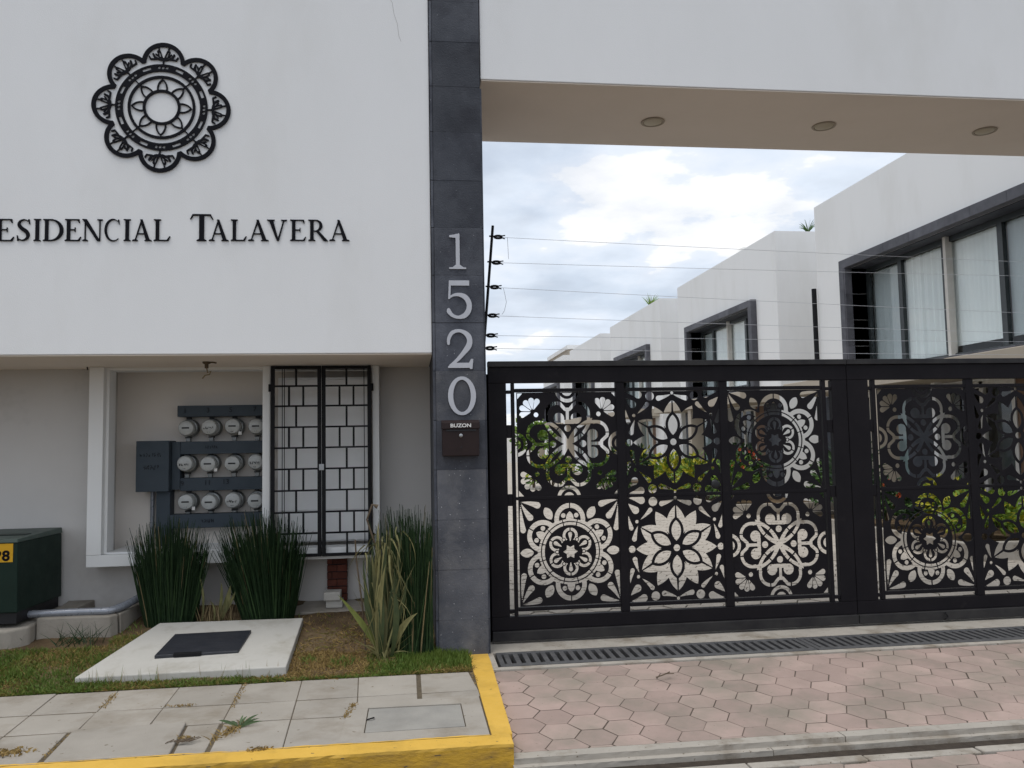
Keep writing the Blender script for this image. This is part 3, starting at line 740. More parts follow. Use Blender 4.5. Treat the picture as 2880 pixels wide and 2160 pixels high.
# ------------------------------------------------------------------ medallion on the wall
def medal(X, Y):
    r = np.hypot(X, Y); a = np.arctan2(Y, X)
    def fold(n, off):
        s = 2*math.pi/n; b = (a-off+s/2) % s - s/2
        return r*np.cos(b), r*np.sin(b)
    px, py = fold(8, math.pi/2)           # axis of a lobe
    apy = np.abs(py)
    dl = U(sd_circle(px, apy, .69, 0, .31), r-.785)
    band = I(dl, -(dl+.062))
    ring = I(r-.665, .555-r)
    holes = U(*[sd_circle(px, apy, .610, o, .022) for o in (0, .056)])
    qx, qy = fold(8, math.pi/2+math.pi/8)
    holes = U(holes, sd_box(qx, qy, .592, .634, -.062, .062))
    ring = I(ring, -holes)
    thin = U(I(r-.487, .447-r), I(r-.272, .232-r))
    o = U(sd_lens(px, apy, (.14, 0), (.440, 0), .078)); petal = I(o, -(o+.023), .25-r)
    q4x, q4y = fold(4, math.pi/4)
    struts = U(sd_box(q4x, q4y, .42, .57, -.008, .008), sd_box(px, py, .65, .74, -.011, .011))
    fl = U(sd_seg(px, apy, (.725, 0), (.75, .02), .020), sd_seg(px, apy, (.76, .035), (.855, .070), .027), sd_seg(px, apy, (.735, .04), (.765, .125), .015),
           sd_seg(px, apy, (.765, .125), (.815, .150), .016), sd_seg(px, apy, (.745, .10), (.735, .185), .012), sd_seg(px, apy, (.735, .185), (.775, .205), .012), sd_seg(px, apy, (.775, .05), (.815, .112), .011),
           sd_seg(px, apy, (.84, .06), (.955, .080), .009))
    fl = I(fl, -sd_seg(px, apy, (.785, .046), (.84, .064), .011))
    return U(band, ring, thin, petal, struts, fl)
md_ = empty('wall_medallion', (-1.747, 0.0, 3.969), 'round black cut-out flower medallion with eight scalloped lobes on the white wall', 'emblem')
ca, sa = math.cos(R(-1.5)), math.sin(R(-1.5))
sheet_mb(medal, -1.02, 1.02, -1.02, 1.02, 400, 400, .009, lambda a, b, c: (-1.747+.48*(a*ca-b*sa), -.013+c, 3.969+.48*(a*sa+b*ca)), .22).build('cutout_plate', M['letter'], md_, fix=False)
sp = MB()
for k in range(8): sp.cyl((-1.747+.465*math.cos(k*math.pi/4), 0.002, 3.969+.465*math.sin(k*math.pi/4)), (-1.747+.465*math.cos(k*math.pi/4), -.0038, 3.969+.465*math.sin(k*math.pi/4)), .005, 8)
sp.build('spacers', M['black'], md_)['kind'] = 'stuff'

# ================================================================== GATE
def tile_rosette(X, Y):
    r = np.hypot(X, Y); a = np.arctan2(Y, X)
    def fold(n, off):
        s = 2*math.pi/n; b = (a-off+s/2) % s - s/2
        return r*np.cos(b), r*np.sin(b)
    px, py = fold(6, math.pi/2); ap = np.abs(py)
    gx, gy = fold(6, 0.0); ag = np.abs(gy)
    star = sd_poly(X, Y, [((.142 if k % 2 == 0 else .088)*math.cos(k*math.pi/6), (.142 if k % 2 == 0 else .088)*math.sin(k*math.pi/6)) for k in range(12)])
    h = U(star, sd_drop(px, ap, (.205, 0), (.335, 0), .040), sd_circle(gx, ag, .262, 0, .026))
    dout = U(sd_circle(px, ap, .305, 0, .150), sd_circle(gx, ag, .19, 0, .115), r-.27)
    din = U(sd_circle(px, ap, .305, 0, .095), r-.232)
    h = U(h, I(dout, -din, -(sd_circle(gx, ag, .262, 0, .040)), -sd_box(px, py, .35, .5, -.010, .010)))
    an = I(.505-r, r-.560)
    br = np.abs(py*math.cos(R(14))-px*math.sin(R(14))); br2 = np.abs(py*math.cos(R(14))+px*math.sin(R(14)))
    an = I(an, -(np.minimum(br, br2)-.009))
    lob = sd_circle(px, ap, .618, 0, .305); lin = sd_circle(px, ap, .618, 0, .213)
    nb = sd_circle(px*math.cos(math.pi/3)+ap*math.sin(math.pi/3), px*math.sin(math.pi/3)-ap*math.cos(math.pi/3), .618, 0, .305)
    allob = U(lob, nb, r-.64)
    dark = I(lin, .622-r)
    outer = I(allob, .580-r, -dark, -sd_box(px, py, .80, .95, -.010, .010), -(np.minimum(br, br2)-.007+np.maximum(0, r-.63)*3))
    h = U(h, an, outer, sd_circle(px, ap, .688, .128, .046), I(sd_lens(px, ap, (.50, 0), (.765, 0), .075), .615-r))
    h = U(h, sd_lens(gx, ag, (.715, 0), (.978, 0), .083))
    ax, ay = np.abs(X), np.abs(Y)
    h = U(h, sd_drop(ax, ay, (.945, .962), (.63, .895), .062, -.03), sd_drop(ax, ay, (.945, .93), (.775, .665), .062, .03), sd_drop(ax, ay, (.960, .90), (.915, .43), .055, .018))
    return h
def tile_flower(X, Y):
    r = np.hypot(X, Y); a = np.arctan2(Y, X)
    def fold(n, off):
        s = 2*math.pi/n; b = (a-off+s/2) % s - s/2
        return r*np.cos(b), r*np.sin(b)
    px, py = fold(6, math.pi/2); ap = np.abs(py)
    gx, gy = fold(6, 0.0); ag = np.abs(gy)
    fl = U(sd_lens(px, ap, (.0, 0), (.830, 0), .205), sd_lens(gx, ag, (.02, 0), (.820, 0), .150))
    po = sd_lens(px, ap, (.07, 0), (.60, 0), .150); pi_ = sd_lens(px, ap, (.135, 0), (.535, 0), .098)
    dark = U(I(po, -pi_), sd_poly(px, py, [(.55, -.022), (.55, .022), (.84, .009), (.84, -.009)]), sd_poly(gx, gy, [(.10, -.018), (.10, .018), (.36, .006), (.36, -.006)]), r-.135)
    h = U(I(fl, -dark), r-.066)
    x, y = np.abs(X), np.abs(Y)
    for tip, c, w, bnd in (((.93, .985), (.69, .935), .074, -.03), ((.945, .87), (.81, .745), .072, .02), ((.71, .57), (.515, .745), .046, .03), ((.03, .935), (.28, .862), .052, -.025),
                           ((.955, .635), (.905, .405), .045, .02), ((.775, .44), (.850, .195), .050, .02)):
        h = U(h, sd_drop(x, y, tip, c, w, bnd))
    return U(h, sd_circle(x, y, .455, .905, .088), sd_circle(x, y, .900, 0, .068), sd_circle(x, y, .79, .527, .034), sd_circle(x, y, 0, .965, .032))
def tile_clover(X, Y):
    ax, ay = np.abs(X), np.abs(Y)
    hi, lo = np.maximum(ax, ay), np.minimum(ax, ay)        # fold to the top lobe: along hi, across lo
    lobe = lambda u, v: U(sd_circle(u, v, .205, .575, .248), sd_box(u, v, -.453, .453, -.1, .575), sd_box(u, v, -.3, .205, 0, .690))
    d = U(lobe(lo, hi), lobe(hi, lo), sd_box(ax, ay, -1, .40, -1, .40))
    notch = sd_poly(lo, hi, [(-.05, .86), (.17, .86), (.03, .70), (-.05, .70)])
    d = np.maximum(d, -notch)
    band = I(d, -(d+.066), -(np.abs(lo-.215)-.010+np.maximum(0, .70-hi)*4))
    stem = sd_poly(lo, hi, [(-.1, .70), (.06, .70), (.032, .62), (.030, .44), (-.1, .44)])
    ball = sd_circle(lo, hi, .172, .495, .108)
    curl = I(sd_box(lo, hi, -.1, .16, .385, .465), -sd_circle(lo, hi, .10, .565, .085), .0-(lo*0+hi-.385))
    h = U(band, stem, ball, I(curl, sd_circle(lo, hi, .05, .46, .11)))
    s2 = math.sqrt(.5); q = (ax+ay)*s2; w = (ax-ay)*s2
    lens = sd_lens(q, w, (-.06, 0), (.70, 0), .105)
    slit = sd_lens(q, w, (.16, 0), (.53, 0), .036)
    h = U(h, I(lens, -slit, -(np.abs(q-.345)-.011)))
    h = U(h, sd_circle(lo, hi, 0, .30, .066))
    e = np.hypot(lo, hi-1.035)
    h = U(h, I(e-.235, .165-e), e-.108)
    h = I(h, hi-.985)
    # corner fans
    fx, fy = .685, .63
    for k, an in enumerate((66, 97, 128, 161, 196)):
        c = (fx-.215*math.cos(R(an-0))*1.0, fy+.215*math.sin(R(an)))
        c = (fx+.215*math.cos(R(180-an)), fy+.215*math.sin(R(180-an)))
        h = U(h, sd_drop(ax, ay, (fx+.05*math.cos(R(180-an)), fy+.05*math.sin(R(180-an))), c, .056))
    h = U(h, sd_circle(ax, ay, .620, .570, .046))
    return U(h, sd_poly(ax, ay, [(.985, .985), (.885, .985), (.985, .875)]))
TW, TH = 0.3985, 0.402      # half sizes of a panel
GY = 0.255
def tile_mesh(fn, name):
    f2 = lambda X, Y: I(np.maximum(np.abs(X)-1.0, np.abs(Y)-1.0), -fn(X, Y))
    mb = sheet_mb(f2, -1.02, 1.02, -1.02, 1.02, 380, 380, .005, lambda a, b, c: (a*TW, c, b*TH), .22)
    o = mb.build(name, M['gate'], None, fix=False)
    me = o.data; bpy.data.objects.remove(o); return me
TM = {'C': tile_mesh(tile_rosette, 'rosette_panel'), 'B': tile_mesh(tile_flower, 'flower_panel'), 'A': tile_mesh(tile_clover, 'clover_panel')}
def gate_leaf(name, x0, sl, si, cols, sr, x1, tiles, label):
    """x0..x1 outer, slots next to both stiles: (a, b) free strips; cols: panel centres"""
    t_ = empty(name, ((x0+x1)/2, GY+.03, 0.02), label, 'gate', 'leaves of the entrance gate')
    y0, y1 = GY, GY+.055
    def bar(n, a, b, c, d, ya=y0, yb=y1, m='gate', bev=.003): MB().box(a, b, ya, yb, c, d).build(n, M[m], t_, bevel=bev)
    bar('stile', x0, sl[0], 0.20, 1.972); bar('stile', sr[1], x1, 0.20, 1.972)
    bar('top_rail', x0, x1, 1.974, 2.098)
    bar('bottom_rail', x0, x1, 0.098, 0.198)
    bar('top_channel', x0, x1, 2.100, 2.142, y0-.018, y1+.01, 'rail')
    bar('track_channel', x0, x1, 0.022, 0.096, y0-.022, y1+.012, 'rail', .006)
    f = GY+.006; g = GY+.045
    bar('divider_bar', sl[1], si[0], 0.20, 1.972, f, g); bar('divider_bar', si[1], sr[0], 0.20, 1.972, f, g)
    xs_ = [si[0]]+[(cols[k]+cols[k+1])/2 for k in range(len(cols)-1)]+[si[1]]
    for q in xs_[1:-1]: bar('divider_bar', q-.034, q+.034, 0.20, 1.972, f, g)
    for k in range(len(xs_)-1):
        a = xs_[k]+(.036 if k else 0.002); b = xs_[k+1]-(.036 if k < len(xs_)-2 else 0.002)
        bar('cross_bar', a, b, 1.902, 1.930, f+.002, g-.002); bar('cross_bar', a, b, 0.234, 0.262, f+.002, g-.002)
        bar('cross_bar', a, b, 1.072, 1.096, f+.004, g-.004)
    for (a, b) in (sl, sr):
        for zc, hh in ((1.905, .013), (0.236, .013), (1.075, .045), (1.60, .05)):
            bar('slot_link', a+.001, b-.001, zc-hh, zc+hh, f+.002, g-.002)
    for i, cx in enumerate(cols):
        for j, row in enumerate(tiles):
            p = link({'A': 'clover_panel', 'B': 'flower_panel', 'C': 'rosette_panel'}[row[i]], TM[row[i]], t_)
            p.location = Vector((cx, GY+.012, (1.497, 0.670)[j])) - t_.location
    return t_
lf1 = gate_leaf('gate_leaf', 0.604, (0.743, 0.781), (0.808, 3.325), (1.222, 2.068, 2.912), (3.357, 3.405), 3.536, ('ABC', 'CBA'), 'black gate leaf with a round lock knob, standing next to the slate pillar')
lf2 = gate_leaf('gate_leaf', 3.541, (3.722, 3.757), (3.788, 6.31), (4.200, 5.046, 5.890), (6.33, 6.37), 6.55, ('ABC', 'CBA'), 'black gate leaf cut off by the right picture edge, without a knob')
MB().lathe((2.395, GY+.012, 1.155), (0, -1, 0), [(.036, 0), (.036, .02), (.030, .026), (.012, .028)], 20).build('lock_knob', M['dark'], lf1, smooth=True)
MB().cyl((0.597, GY+.1, 2.05), (0.597, GY+.1, 0.0), .03, 10).build('guide_post', M['black'], lf1)
MB().tube([(4.27, GY-.030, .085), (4.27, GY-.040, .075), (4.285, GY-.040, .055), (4.27, GY-.040, .04), (4.262, GY-.03, .03)], .006, 6).build('hook', M['black'], lf2)

# drain grates in front of the gate, bars slanting
def drain(x0, x1, n, label):
    t_ = empty('drain_grate', ((x0+x1)/2, -0.186, -0.02), label, 'drain grate', 'grates of the drain before the gate')
    ya, yb = -0.366, -0.008
    fr = MB(); fr.box(x0, x1, ya, ya+.052, -.05, .006); fr.box(x0, x1, yb-.040, yb, -.05, .006)
    fr.box(x0, x0+.035, ya+.053, yb-.041, -.05, .006); fr.box(x1-.035, x1, ya+.053, yb-.041, -.05, .006)
    fr.build('grate_frame', M['grate'], t_, bevel=.004)
    first = None
    pitch = (x1-x0-.07)/n
    for k in range(n):
        xa = x0+.035+pitch*(k+.25)+pitch*.25
        if first is None:
            b = [(-pitch*.27, -.1315), (pitch*.27, -.1315), (pitch*.27, .1315), (-pitch*.27, .1315)]
            mb = MB().hexa([(xa+p[0], -.1805+p[1], -.045) for p in b], [(xa+p[0], -.1805+p[1], .0035) for p in b])
            first = mb.build('bar', M['grate'], t_, bevel=.003); xf = xa
        else:
            c = copy_child(first, t_); c.location = (xa-xf, 0, 0)
    return t_
drain(0.600, 2.872, 33, 'long iron drain grate before the knobbed gate leaf, ending at the yellow kerb')
drain(2.880, 5.152, 33, 'long cast iron drain grate continuing to the right edge of the picture')

# ------------------------------------------------------------------ mailbox
mbx = empty('mailbox', (0.366, -0.02, 1.55), 'small dark brown metal mailbox marked BUZON below the house number', 'mailbox')
MB().box(0.234, 0.500, -0.105, -0.0205, 1.425, 1.622).build('box', M['mailbox'], mbx, bevel=.006)
MB().hexa([(0.230, -0.114, 1.620), (0.504, -0.114, 1.620), (0.504, -0.0205, 1.624), (0.230, -0.0205, 1.624)], [(0.230, -0.110, 1.668), (0.504, -0.110, 1.668), (0.504, -0.0205, 1.686), (0.230, -0.0205, 1.686)]).build('flap', M['mailbox'], mbx, bevel=.004)
MB().box(0.262, 0.478, -0.110, -0.1055, 1.604, 1.616).build('slot', M['dark'], mbx)
MB().lathe((0.367, -0.105, 1.572), (0, -1, 0), [(.013, 0), (.013, .006), (.008, .009), (.003, .009)], 16).build('lock', M['steel'], mbx, smooth=True)
MB().lathe((0.370, -0.105, 1.487), (0, -1, 0), [(.006, 0), (.006, .004), (.002, .005)], 10).build('rivet', M['dark'], mbx)
def text_mesh(body, name, material, parent, loc, size, depth=.0008, sx=1.0, bold=0.0):
    cu = bpy.data.curves.new(name, 'FONT'); cu.body = body; cu.size = size; cu.extrude = depth; cu.align_x = 'CENTER'; cu.align_y = 'CENTER'; cu.offset = bold
    o = bpy.data.objects.new(name, cu); COL.objects.link(o)
    dg = bpy.context.evaluated_depsgraph_get()
    me = bpy.data.meshes.new_from_object(o.evaluated_get(dg))
    bpy.data.objects.remove(o); bpy.data.curves.remove(cu)
    me.transform(Matrix.Translation(Vector(loc)) @ Matrix.Rotation(R(90), 4, 'X') @ Matrix.Diagonal((sx, 1, 1, 1)))
    me.transform(pinv(parent))
    me.materials.clear(); me.materials.append(material)
    return link(name, me, parent)
text_mesh('BUZON', 'lettering', M['white'], mbx, (0.367, -0.1155, 1.643), .036, .001, 1.2, .0010)
for f_ in mbx.children:
    if f_.name.startswith('lettering'): f_.rotation_euler = (0, 0, 0)

# ------------------------------------------------------------------ meter bank in the niche
def plate(t_, n, x0, x1, y0, y1, z0, z1, m='meterbox', bev=.004): return MB().box(x0, x1, y0, y1, z0, z1).build(n, M[m], t_, bevel=bev)
bank = empty('meter_bank', (-1.62, 1.2, 1.37), 'blue grey wiring ducts and junction box that carry the electricity meters', 'meter bank')
plate(bank, 'junction_box', -2.236, -1.976, 1.09, 1.298, 1.167, 1.585)
plate(bank, 'box_flange', -1.974, -1.905, 1.16, 1.298, 1.175, 1.575)
plate(bank, 'duct', -1.932, -1.180, 1.16, 1.298, 1.783, 1.877)
plate(bank, 'duct', -1.903, -1.180, 1.155, 1.298, 1.468, 1.574)
plate(bank, 'duct', -1.903, -1.180, 1.16, 1.298, 1.163, 1.270)
plate(bank, 'duct', -1.982, -1.180, 1.155, 1.298, 0.855, 0.970)
plate(bank, 'riser', -2.094, -1.984, 1.162, 1.298, 0.713, 1.165)
MB().cyl((-2.155, 1.27, 1.166), (-2.155, 1.27, 0.713), .017, 10).build('pipe', M['conduit'], bank)
for i, (tx, x, z) in enumerate((('1', -1.868, 1.832), ('3', -1.682, 1.834), ('5', -1.497, 1.836), ('7', -1.300, 1.838), ('9', -1.885, 1.224), ('11', -1.682, 1.228), ('13', -1.535, 1.232))):
    text_mesh(tx, 'marking', M['marker'], bank, (x, 1.153, z), .058, .0006)
def scrawl(x0, z0, w, h, n, y, seed):
    rnd = random.Random(seed); m = MB()
    for k in range(n):
        xa = x0+w*k/n
        for q in range(2):
            p = [(xa+rnd.uniform(0, w/n*.8), z0+rnd.uniform(0, h)) for _ in range(3)]
            for a, b in zip(p[:-1], p[1:]):
                dx, dz = b[0]-a[0], b[1]-a[1]; L = math.hypot(dx, dz)+1e-6; ox, oz = -dz/L*.0022, dx/L*.0022
                m.add([(a[0]-ox, y, a[1]-oz), (b[0]-ox, y, b[1]-oz), (b[0]+ox, y, b[1]+oz), (a[0]+ox, y, a[1]+oz)], [(0, 1, 2, 3)])
    return m
for sx_, sz_, w_, h_, n_, y_, s_ in ((-2.205, 1.452, .175, .034, 8, 1.0885, 3), (-2.180, 1.345, .13, .040, 7, 1.0885, 5), (-1.700, 1.508, .10, .032, 6, 1.1535, 8), (-1.725, .895, .10, .034, 7, 1.1535, 9)):
    scrawl(sx_, sz_, w_, h_, n_, y_, s_).build('marking', M['marker'], bank, fix=False)
order = ['first', 'second', 'third', 'fourth']; rown = ['top', 'middle', 'bottom']
mets = [[(-1.855, 1.690), (-1.668, 1.691), (-1.479, 1.692), (-1.288, 1.693)], [(-1.862, 1.388), (-1.676, 1.388), (-1.480, 1.389), (-1.290, 1.390)], [(-1.852, 1.072), (-1.666, 1.073), (-1.475, 1.074), (-1.293, 1.075)]]
for j in range(3):
    for i in range(4):
        x, z = mets[j][i]
        tl = random.uniform(-.008, .008)
        t_ = empty('electricity_meter', (x, 1.298, z), '%s round meter from the left in the %s row%s' % (order[i], rown[j], ', half behind the niche post' if i == 3 else ' of the niche'), 'meter', 'round electricity meters in the niche')
        MB().lathe((x+.006, 1.2975, z), (0, -1, 0), [(.070, 0), (.074, .02), (.074, .085), (.070, .095), (.066, .097)], 26).build('socket', M['meterrim'], t_, smooth=True)
        gcol = MB().lathe((x, 1.199, z+tl), (0, -1, 0), [(.066, 0), (.068, .012), (.066, .050), (.058, .070), (.040, .078), (.01, .079)], 26).build('face', M['meterface'], t_, smooth=True)
        if (i+j) % 3 != 1: plate(t_, 'display', x-.030, x+.030, 1.1185, 1.1235, z+tl-.006, z+tl+.007, 'dark', .001)
        else: scrawl(x-.042, z-.016, .08, .024, 6, 1.1192, i*7+j).build('print', M['marker'], t_, fix=False)
        scrawl(x-.012, z-.043, .026, .014, 2, 1.1215, i+j*5).build('print', M['marker'], t_, fix=False)
        zu = {0: 1.782, 1: 1.467, 2: 1.162}[j]; zl = {0: 1.575, 1: 1.271, 2: .971}[j]
        plate(t_, 'hub', x-.018, x+.018, 1.215, 1.255, z+.0745, zu, 'dark', .002)
        plate(t_, 'hub', x-.017, x+.017, 1.205, 1.255, zl+.001, z-.0745, 'meterrim', .002)
        plate(t_, 'hub_collar', x-.022, x+.022, 1.200, 1.260, z-.0745-.012, z-.0746, 'dark', .001)
        if (i, j) in ((2, 0), (0, 2), (1, 1)): plate(t_, 'seal', x+.045, x+.072, 1.15, 1.165, z-.068, z-.040, 'white', .002)

# ------------------------------------------------------------------ iron grille doors
def grille(x0, x1, flip, label):
    t_ = empty('grille_door', ((x0+x1)/2, .765, 1.4), label, 'grille door', 'iron grille doors of the niche')
    y0, y1 = .752, .778
    fw_ = .030
    MB().box(x0, x0+fw_, y0, y1, .636, 2.168).build('frame_bar', M['black'], t_, bevel=.002)
    MB().box(x1-fw_, x1, y0, y1, .636, 2.168).build('frame_bar', M['black'], t_, bevel=.002)
    MB().box(x0+fw_+.0005, x1-fw_-.0005, y0, y1, 2.142, 2.168).build('frame_bar', M['black'], t_, bevel=.002)
    MB().box(x0+fw_+.0005, x1-fw_-.0005, y0, y1, .636, .660).build('frame_bar', M['black'], t_, bevel=.002)
    zr = [2.142, 2.004, 1.842, 1.672, 1.505, 1.335, 1.163, .990, .822, .660]
    xa, xb = x0+fw_, x1-fw_
    for k in range(9):
        if k < 8: MB().box(xa+.0005, xb-.0005, y0+.004, y1-.004, zr[k+1]-.007, zr[k+1]+.007).build('grille_bar', M['black'], t_)
        nn = 2 if k % 2 == 0 else 3
        for q in range(1, nn):
            x = xa+(xb-xa)*q/nn
            MB().box(x-.0075, x+.0075, y0+.004, y1-.004, zr[k+1]+(.0075 if k < 8 else .0005), zr[k]-(.0075 if k else .0005)).build('grille_bar', M['black'], t_)
    xh = x0-.008 if not flip else x1+.008
    for z in (1.99, .78): MB().cyl((xh, .765, z-.03), (xh, .765, z+.03), .012, 10).build('hinge', M['black'], t_)
    return t_
g1 = grille(-1.104, -.707, False, 'black iron grille door of brick-like cells, next to the white niche post')
g2 = grille(-.703, -.308, True, 'black iron grille door of brick-like cells, with its latch, nearer the slate pillar')
plate(g2, 'latch', -.724, -.684, .742, .751, 1.322, 1.372, 'steel', .003)
# white cupboard panels seen behind the grille
cup = empty('cupboard', (-.71, 1.2, .7), 'white panelled cupboard standing behind the iron grille doors', 'cupboard')
plate(cup, 'carcass', -1.10, -.33, 1.10, 1.299, .713, 2.10, 'bright_white', .004)
for k in range(2):
    xa = -1.085+k*.38
    plate(cup, 'door', xa, xa+.37, 1.088, 1.099, .98, 2.085, 'bright_white', .004)
    plate(cup, 'drawer_front', xa, xa+.37, 1.088, 1.099, .725, .965, 'bright_white', .004)
for k, x in enumerate((-1.02, -1.00, -.36, -.335)):
    pass
wr = empty('bare_wires', (-1.03, .9, 2.1), 'thin grey wires hanging straight down behind the grille doors', 'wires')
for x in (-1.035, -1.018, -.372):
    MB().cyl((x, .90, 2.173), (x, .90, .71), .0035, 6).build('wire', M['dark'], wr)

# bulb socket with loose wires under the overhang
bs = empty('lamp_socket', (-1.53, .45, 2.174), 'bare lamp socket with loose wires hanging from the overhang above the niche', 'lamp socket')
MB().lathe((-1.53, .45, 2.1735), (0, 0, -1), [(.030, 0), (.030, .012), (.014, .02), (.014, .05)], 14).build('base', M['bark'], bs, smooth=True)
MB().tube([(-1.53, .45, 2.13), (-1.52, .44, 2.09), (-1.495, .44, 2.10), (-1.505, .44, 2.075), (-1.54, .45, 2.07), (-1.56, .45, 2.045)], .005, 6).build('wire', M['reed_dry'], bs)
MB().tube([(-1.53, .45, 2.17), (-1.48, .45, 2.168), (-1.46, .46, 2.165)], .006, 6).build('wire', M['bark'], bs)
ns = MB().cyl((-2.52, .80, 2.1735), (-2.515, .795, 2.150), .005, 8).build('ceiling_nail', M['black'])
tag(ns, 'short black nail sticking out of the overhang at the corner of the niche', 'nail')

# ------------------------------------------------------------------ transformer, pad, conduit
tf = empty('transformer', (-3.25, .62, .30), 'dark green transformer cabinet with a yellow number sticker at the left edge', 'transformer')
MB().hexa([(-4.0, .30, .375), (-2.775, .30, .375), (-2.735, .95, .375), (-4.0, .95, .375)], [(-4.0, .30, .868), (-2.783, .30, .868), (-2.742, .95, .868), (-4.0, .95, .868)]).build('cabinet', M['green_box'], tf, bevel=.008)
MB().hexa([(-4.0, .325, .296), (-2.79, .325, .296), (-2.755, .94, .296), (-4.0, .94, .296)], [(-4.0, .325, .374), (-2.79, .325, .374), (-2.755, .94, .374), (-4.0, .94, .374)]).build('plinth', M['dark'], tf)
MB().hexa([(-4.0, .292, .869), (-2.779, .292, .869), (-2.738, .955, .869), (-4.0, .955, .869)], [(-4.0, .300, .893), (-2.785, .300, .893), (-2.744, .95, .912), (-4.0, .95, .912)]).build('lid', M['green_lid'], tf, bevel=.004)
MB().hexa([(-4.0, .52, .9005), (-2.83, .52, .9005), (-2.82, .60, .9025), (-4.0, .60, .9025)], [(-4.0, .52, .9035), (-2.83, .52, .9035), (-2.82, .60, .906), (-4.0, .60, .906)]).build('lid_seam', M['green_box'], tf)
MB().box(-3.10, -2.812, .2975, .2995, .733, .868-.004).build('sticker', M['yellow_label'], tf)
text_mesh('38', 'number', M['letter'], tf, (-2.884, .2965, .775), .098, .0006, 1.05, .0035)
pad = empty('concrete_pad', (-3.1, .6, .1), 'rough concrete pad with a cable trough beside the green transformer', 'concrete pad')
MB().hexa([(-4.2, .27, .02), (-2.80, .27, .02), (-2.712, .36, .02), (-2.712, .998, .02), (-4.2, .998, .02)], [(-4.2, .27, .262), (-2.82, .27, .262), (-2.715, .36, .268), (-2.715, .998, .295), (-4.2, .998, .295)]).build('pad_slab', M['concrete_pad'], pad, bevel=.018, seg=3)
MB().hexa([(-2.708, .44, .04), (-2.19, .44, .06), (-2.15, .50, .06), (-2.19, .55, .06), (-2.708, .55, .04)], [(-2.706, .44, .305), (-2.20, .44, .300), (-2.16, .50, .300), (-2.20, .55, .300), (-2.706, .55, .305)]).build('trough_wall', M['concrete_pad'], pad, bevel=.012, seg=3)
MB().hexa([(-2.19, .553, .06), (-2.14, .51, .06), (-2.03, .99, .10), (-2.10, .998, .10)], [(-2.20, .553, .300), (-2.15, .51, .300), (-2.06, .99, .325), (-2.13, .998, .325)]).build('trough_wall', M['concrete_pad'], pad, bevel=.010, seg=3)
MB().hexa([(-2.70, .56, .05), (-2.62, .56, .05), (-2.49, .995, .05), (-2.70, .995, .05)], [(-2.70, .56, .285), (-2.62, .56, .285), (-2.50, .995, .330), (-2.70, .995, .330)]).build('trough_wall', M['concrete_pad'], pad, bevel=.008)
cdt = empty('conduit', (-2.5, .55, .31), 'bent grey plastic conduit lying along the concrete trough', 'conduit')
pts = []
for k in range(40):
    s_ = k/39
    if s_ < .6: p = (-2.80+s_/.6*.56, .50+.012*math.sin(s_*5), .325)
    else:
        q = (s_-.6)/.4; p = (-2.24+.20*q, .505+.36*q**1.6, .326+.08*q*q)
    pts.append(p)
MB().tube(pts, .027, 14).build('pipe', M['conduit'], cdt, smooth=True)
rb = MB()
for k in range(28, 38):
    a, b = Vector(pts[k]), Vector(pts[k+1]); rb.cyl(a, a+(b-a)*.45, .0295, 14)
rb.build('ribs', M['conduit'], cdt, smooth=True)

# slab with black hatch on the lawn
sl = empty('concrete_slab', (-1.45, .1, .1), 'pale square concrete slab with a black hatch lying on the lawn', 'slab')
def q4(pts, dz): return [(p[0], p[1], p[2]+dz) for p in pts]
cor = [(-2.151, -.313, .061), (-.819, -.358, .075), (-.816, .496, .214), (-1.871, .523, .218)]
MB().hexa(q4(cor, -.10), cor).build('slab_body', M['slab'], sl, bevel=.008)
lc = [(-1.724, -.100, .110), (-1.177, -.092, .111), (-1.156, .262, .174), (-1.687, .255, .172)]
MB().hexa(q4(lc, -.01), q4(lc, .016)).build('hatch', M['lid'], sl, bevel=.004)
MB().hexa([(-1.60, -.108, .108), (-1.42, -.108, .108), (-1.42, -.085, .112), (-1.60, -.085, .112)], [(-1.60, -.108, .132), (-1.42, -.108, .132), (-1.42, -.085, .136), (-1.60, -.085, .136)]).build('hatch_hinge', M['black'], sl, bevel=.002)

# footing strip, brick pier, blocks
ft = MB().add([(-1.30, .715, .10), (.17, .715, .10), (.17, .998, .10), (-1.30, .998, .10), (-1.30, .715, .214), (.17, .715, .206), (.17, .998, .246), (-1.30, .998, .250)], [(0, 3, 2, 1), (4, 5, 6, 7), (0, 1, 5, 4), (1, 2, 6, 5), (2, 3, 7, 6), (3, 0, 4, 7)]).build('footing_strip', M['concrete_pad'], bevel=.006)
tag(ft, 'narrow concrete footing strip along the base of the recessed wall', 'footing')
bp = empty('brick_pier', (-.60, .95, .25), 'dark red brick pier under the niche frame behind the white blocks', 'brick pier')
first = None; zz = .25; k = 0
MB().box(-.673, -.527, .955, .998, .25, .606).build('mortar', M['grout'], bp)
while zz < .58:
    for q in range(2):
        w0 = -.680+q*.080+(0 if k % 2 == 0 else .0)
        sp_ = .040 if (k % 2 and q == 0) else 0
        x0 = -.680 if q == 0 else (-.598 if k % 2 == 0 else -.638); x1 = (-.602 if k % 2 == 0 else -.642) if q == 0 else -.520
        MB().box(x0, x1, .93+random.uniform(-.003, .003), .990, zz+.003, zz+.055).build('brick', M['brick'], bp, bevel=.002)
    zz += .059; k += 1
def blk(x0, x1, y0, y1, z0, z1, rz, lab):
    o = MB().box(x0, x1, y0, y1, z0, z1).build('white_block', M['block'], None, bevel=.006)
    return tag(o, lab, 'block', 'white blocks under the niche')
blk(-.676, -.545, .775, .90, .2235, .283, 0, 'lower white block of the pair stacked before the brick pier')
blk(-.690, -.560, .755, .905, .2845, .350, 0, 'upper white block of the pair stacked before the brick pier')

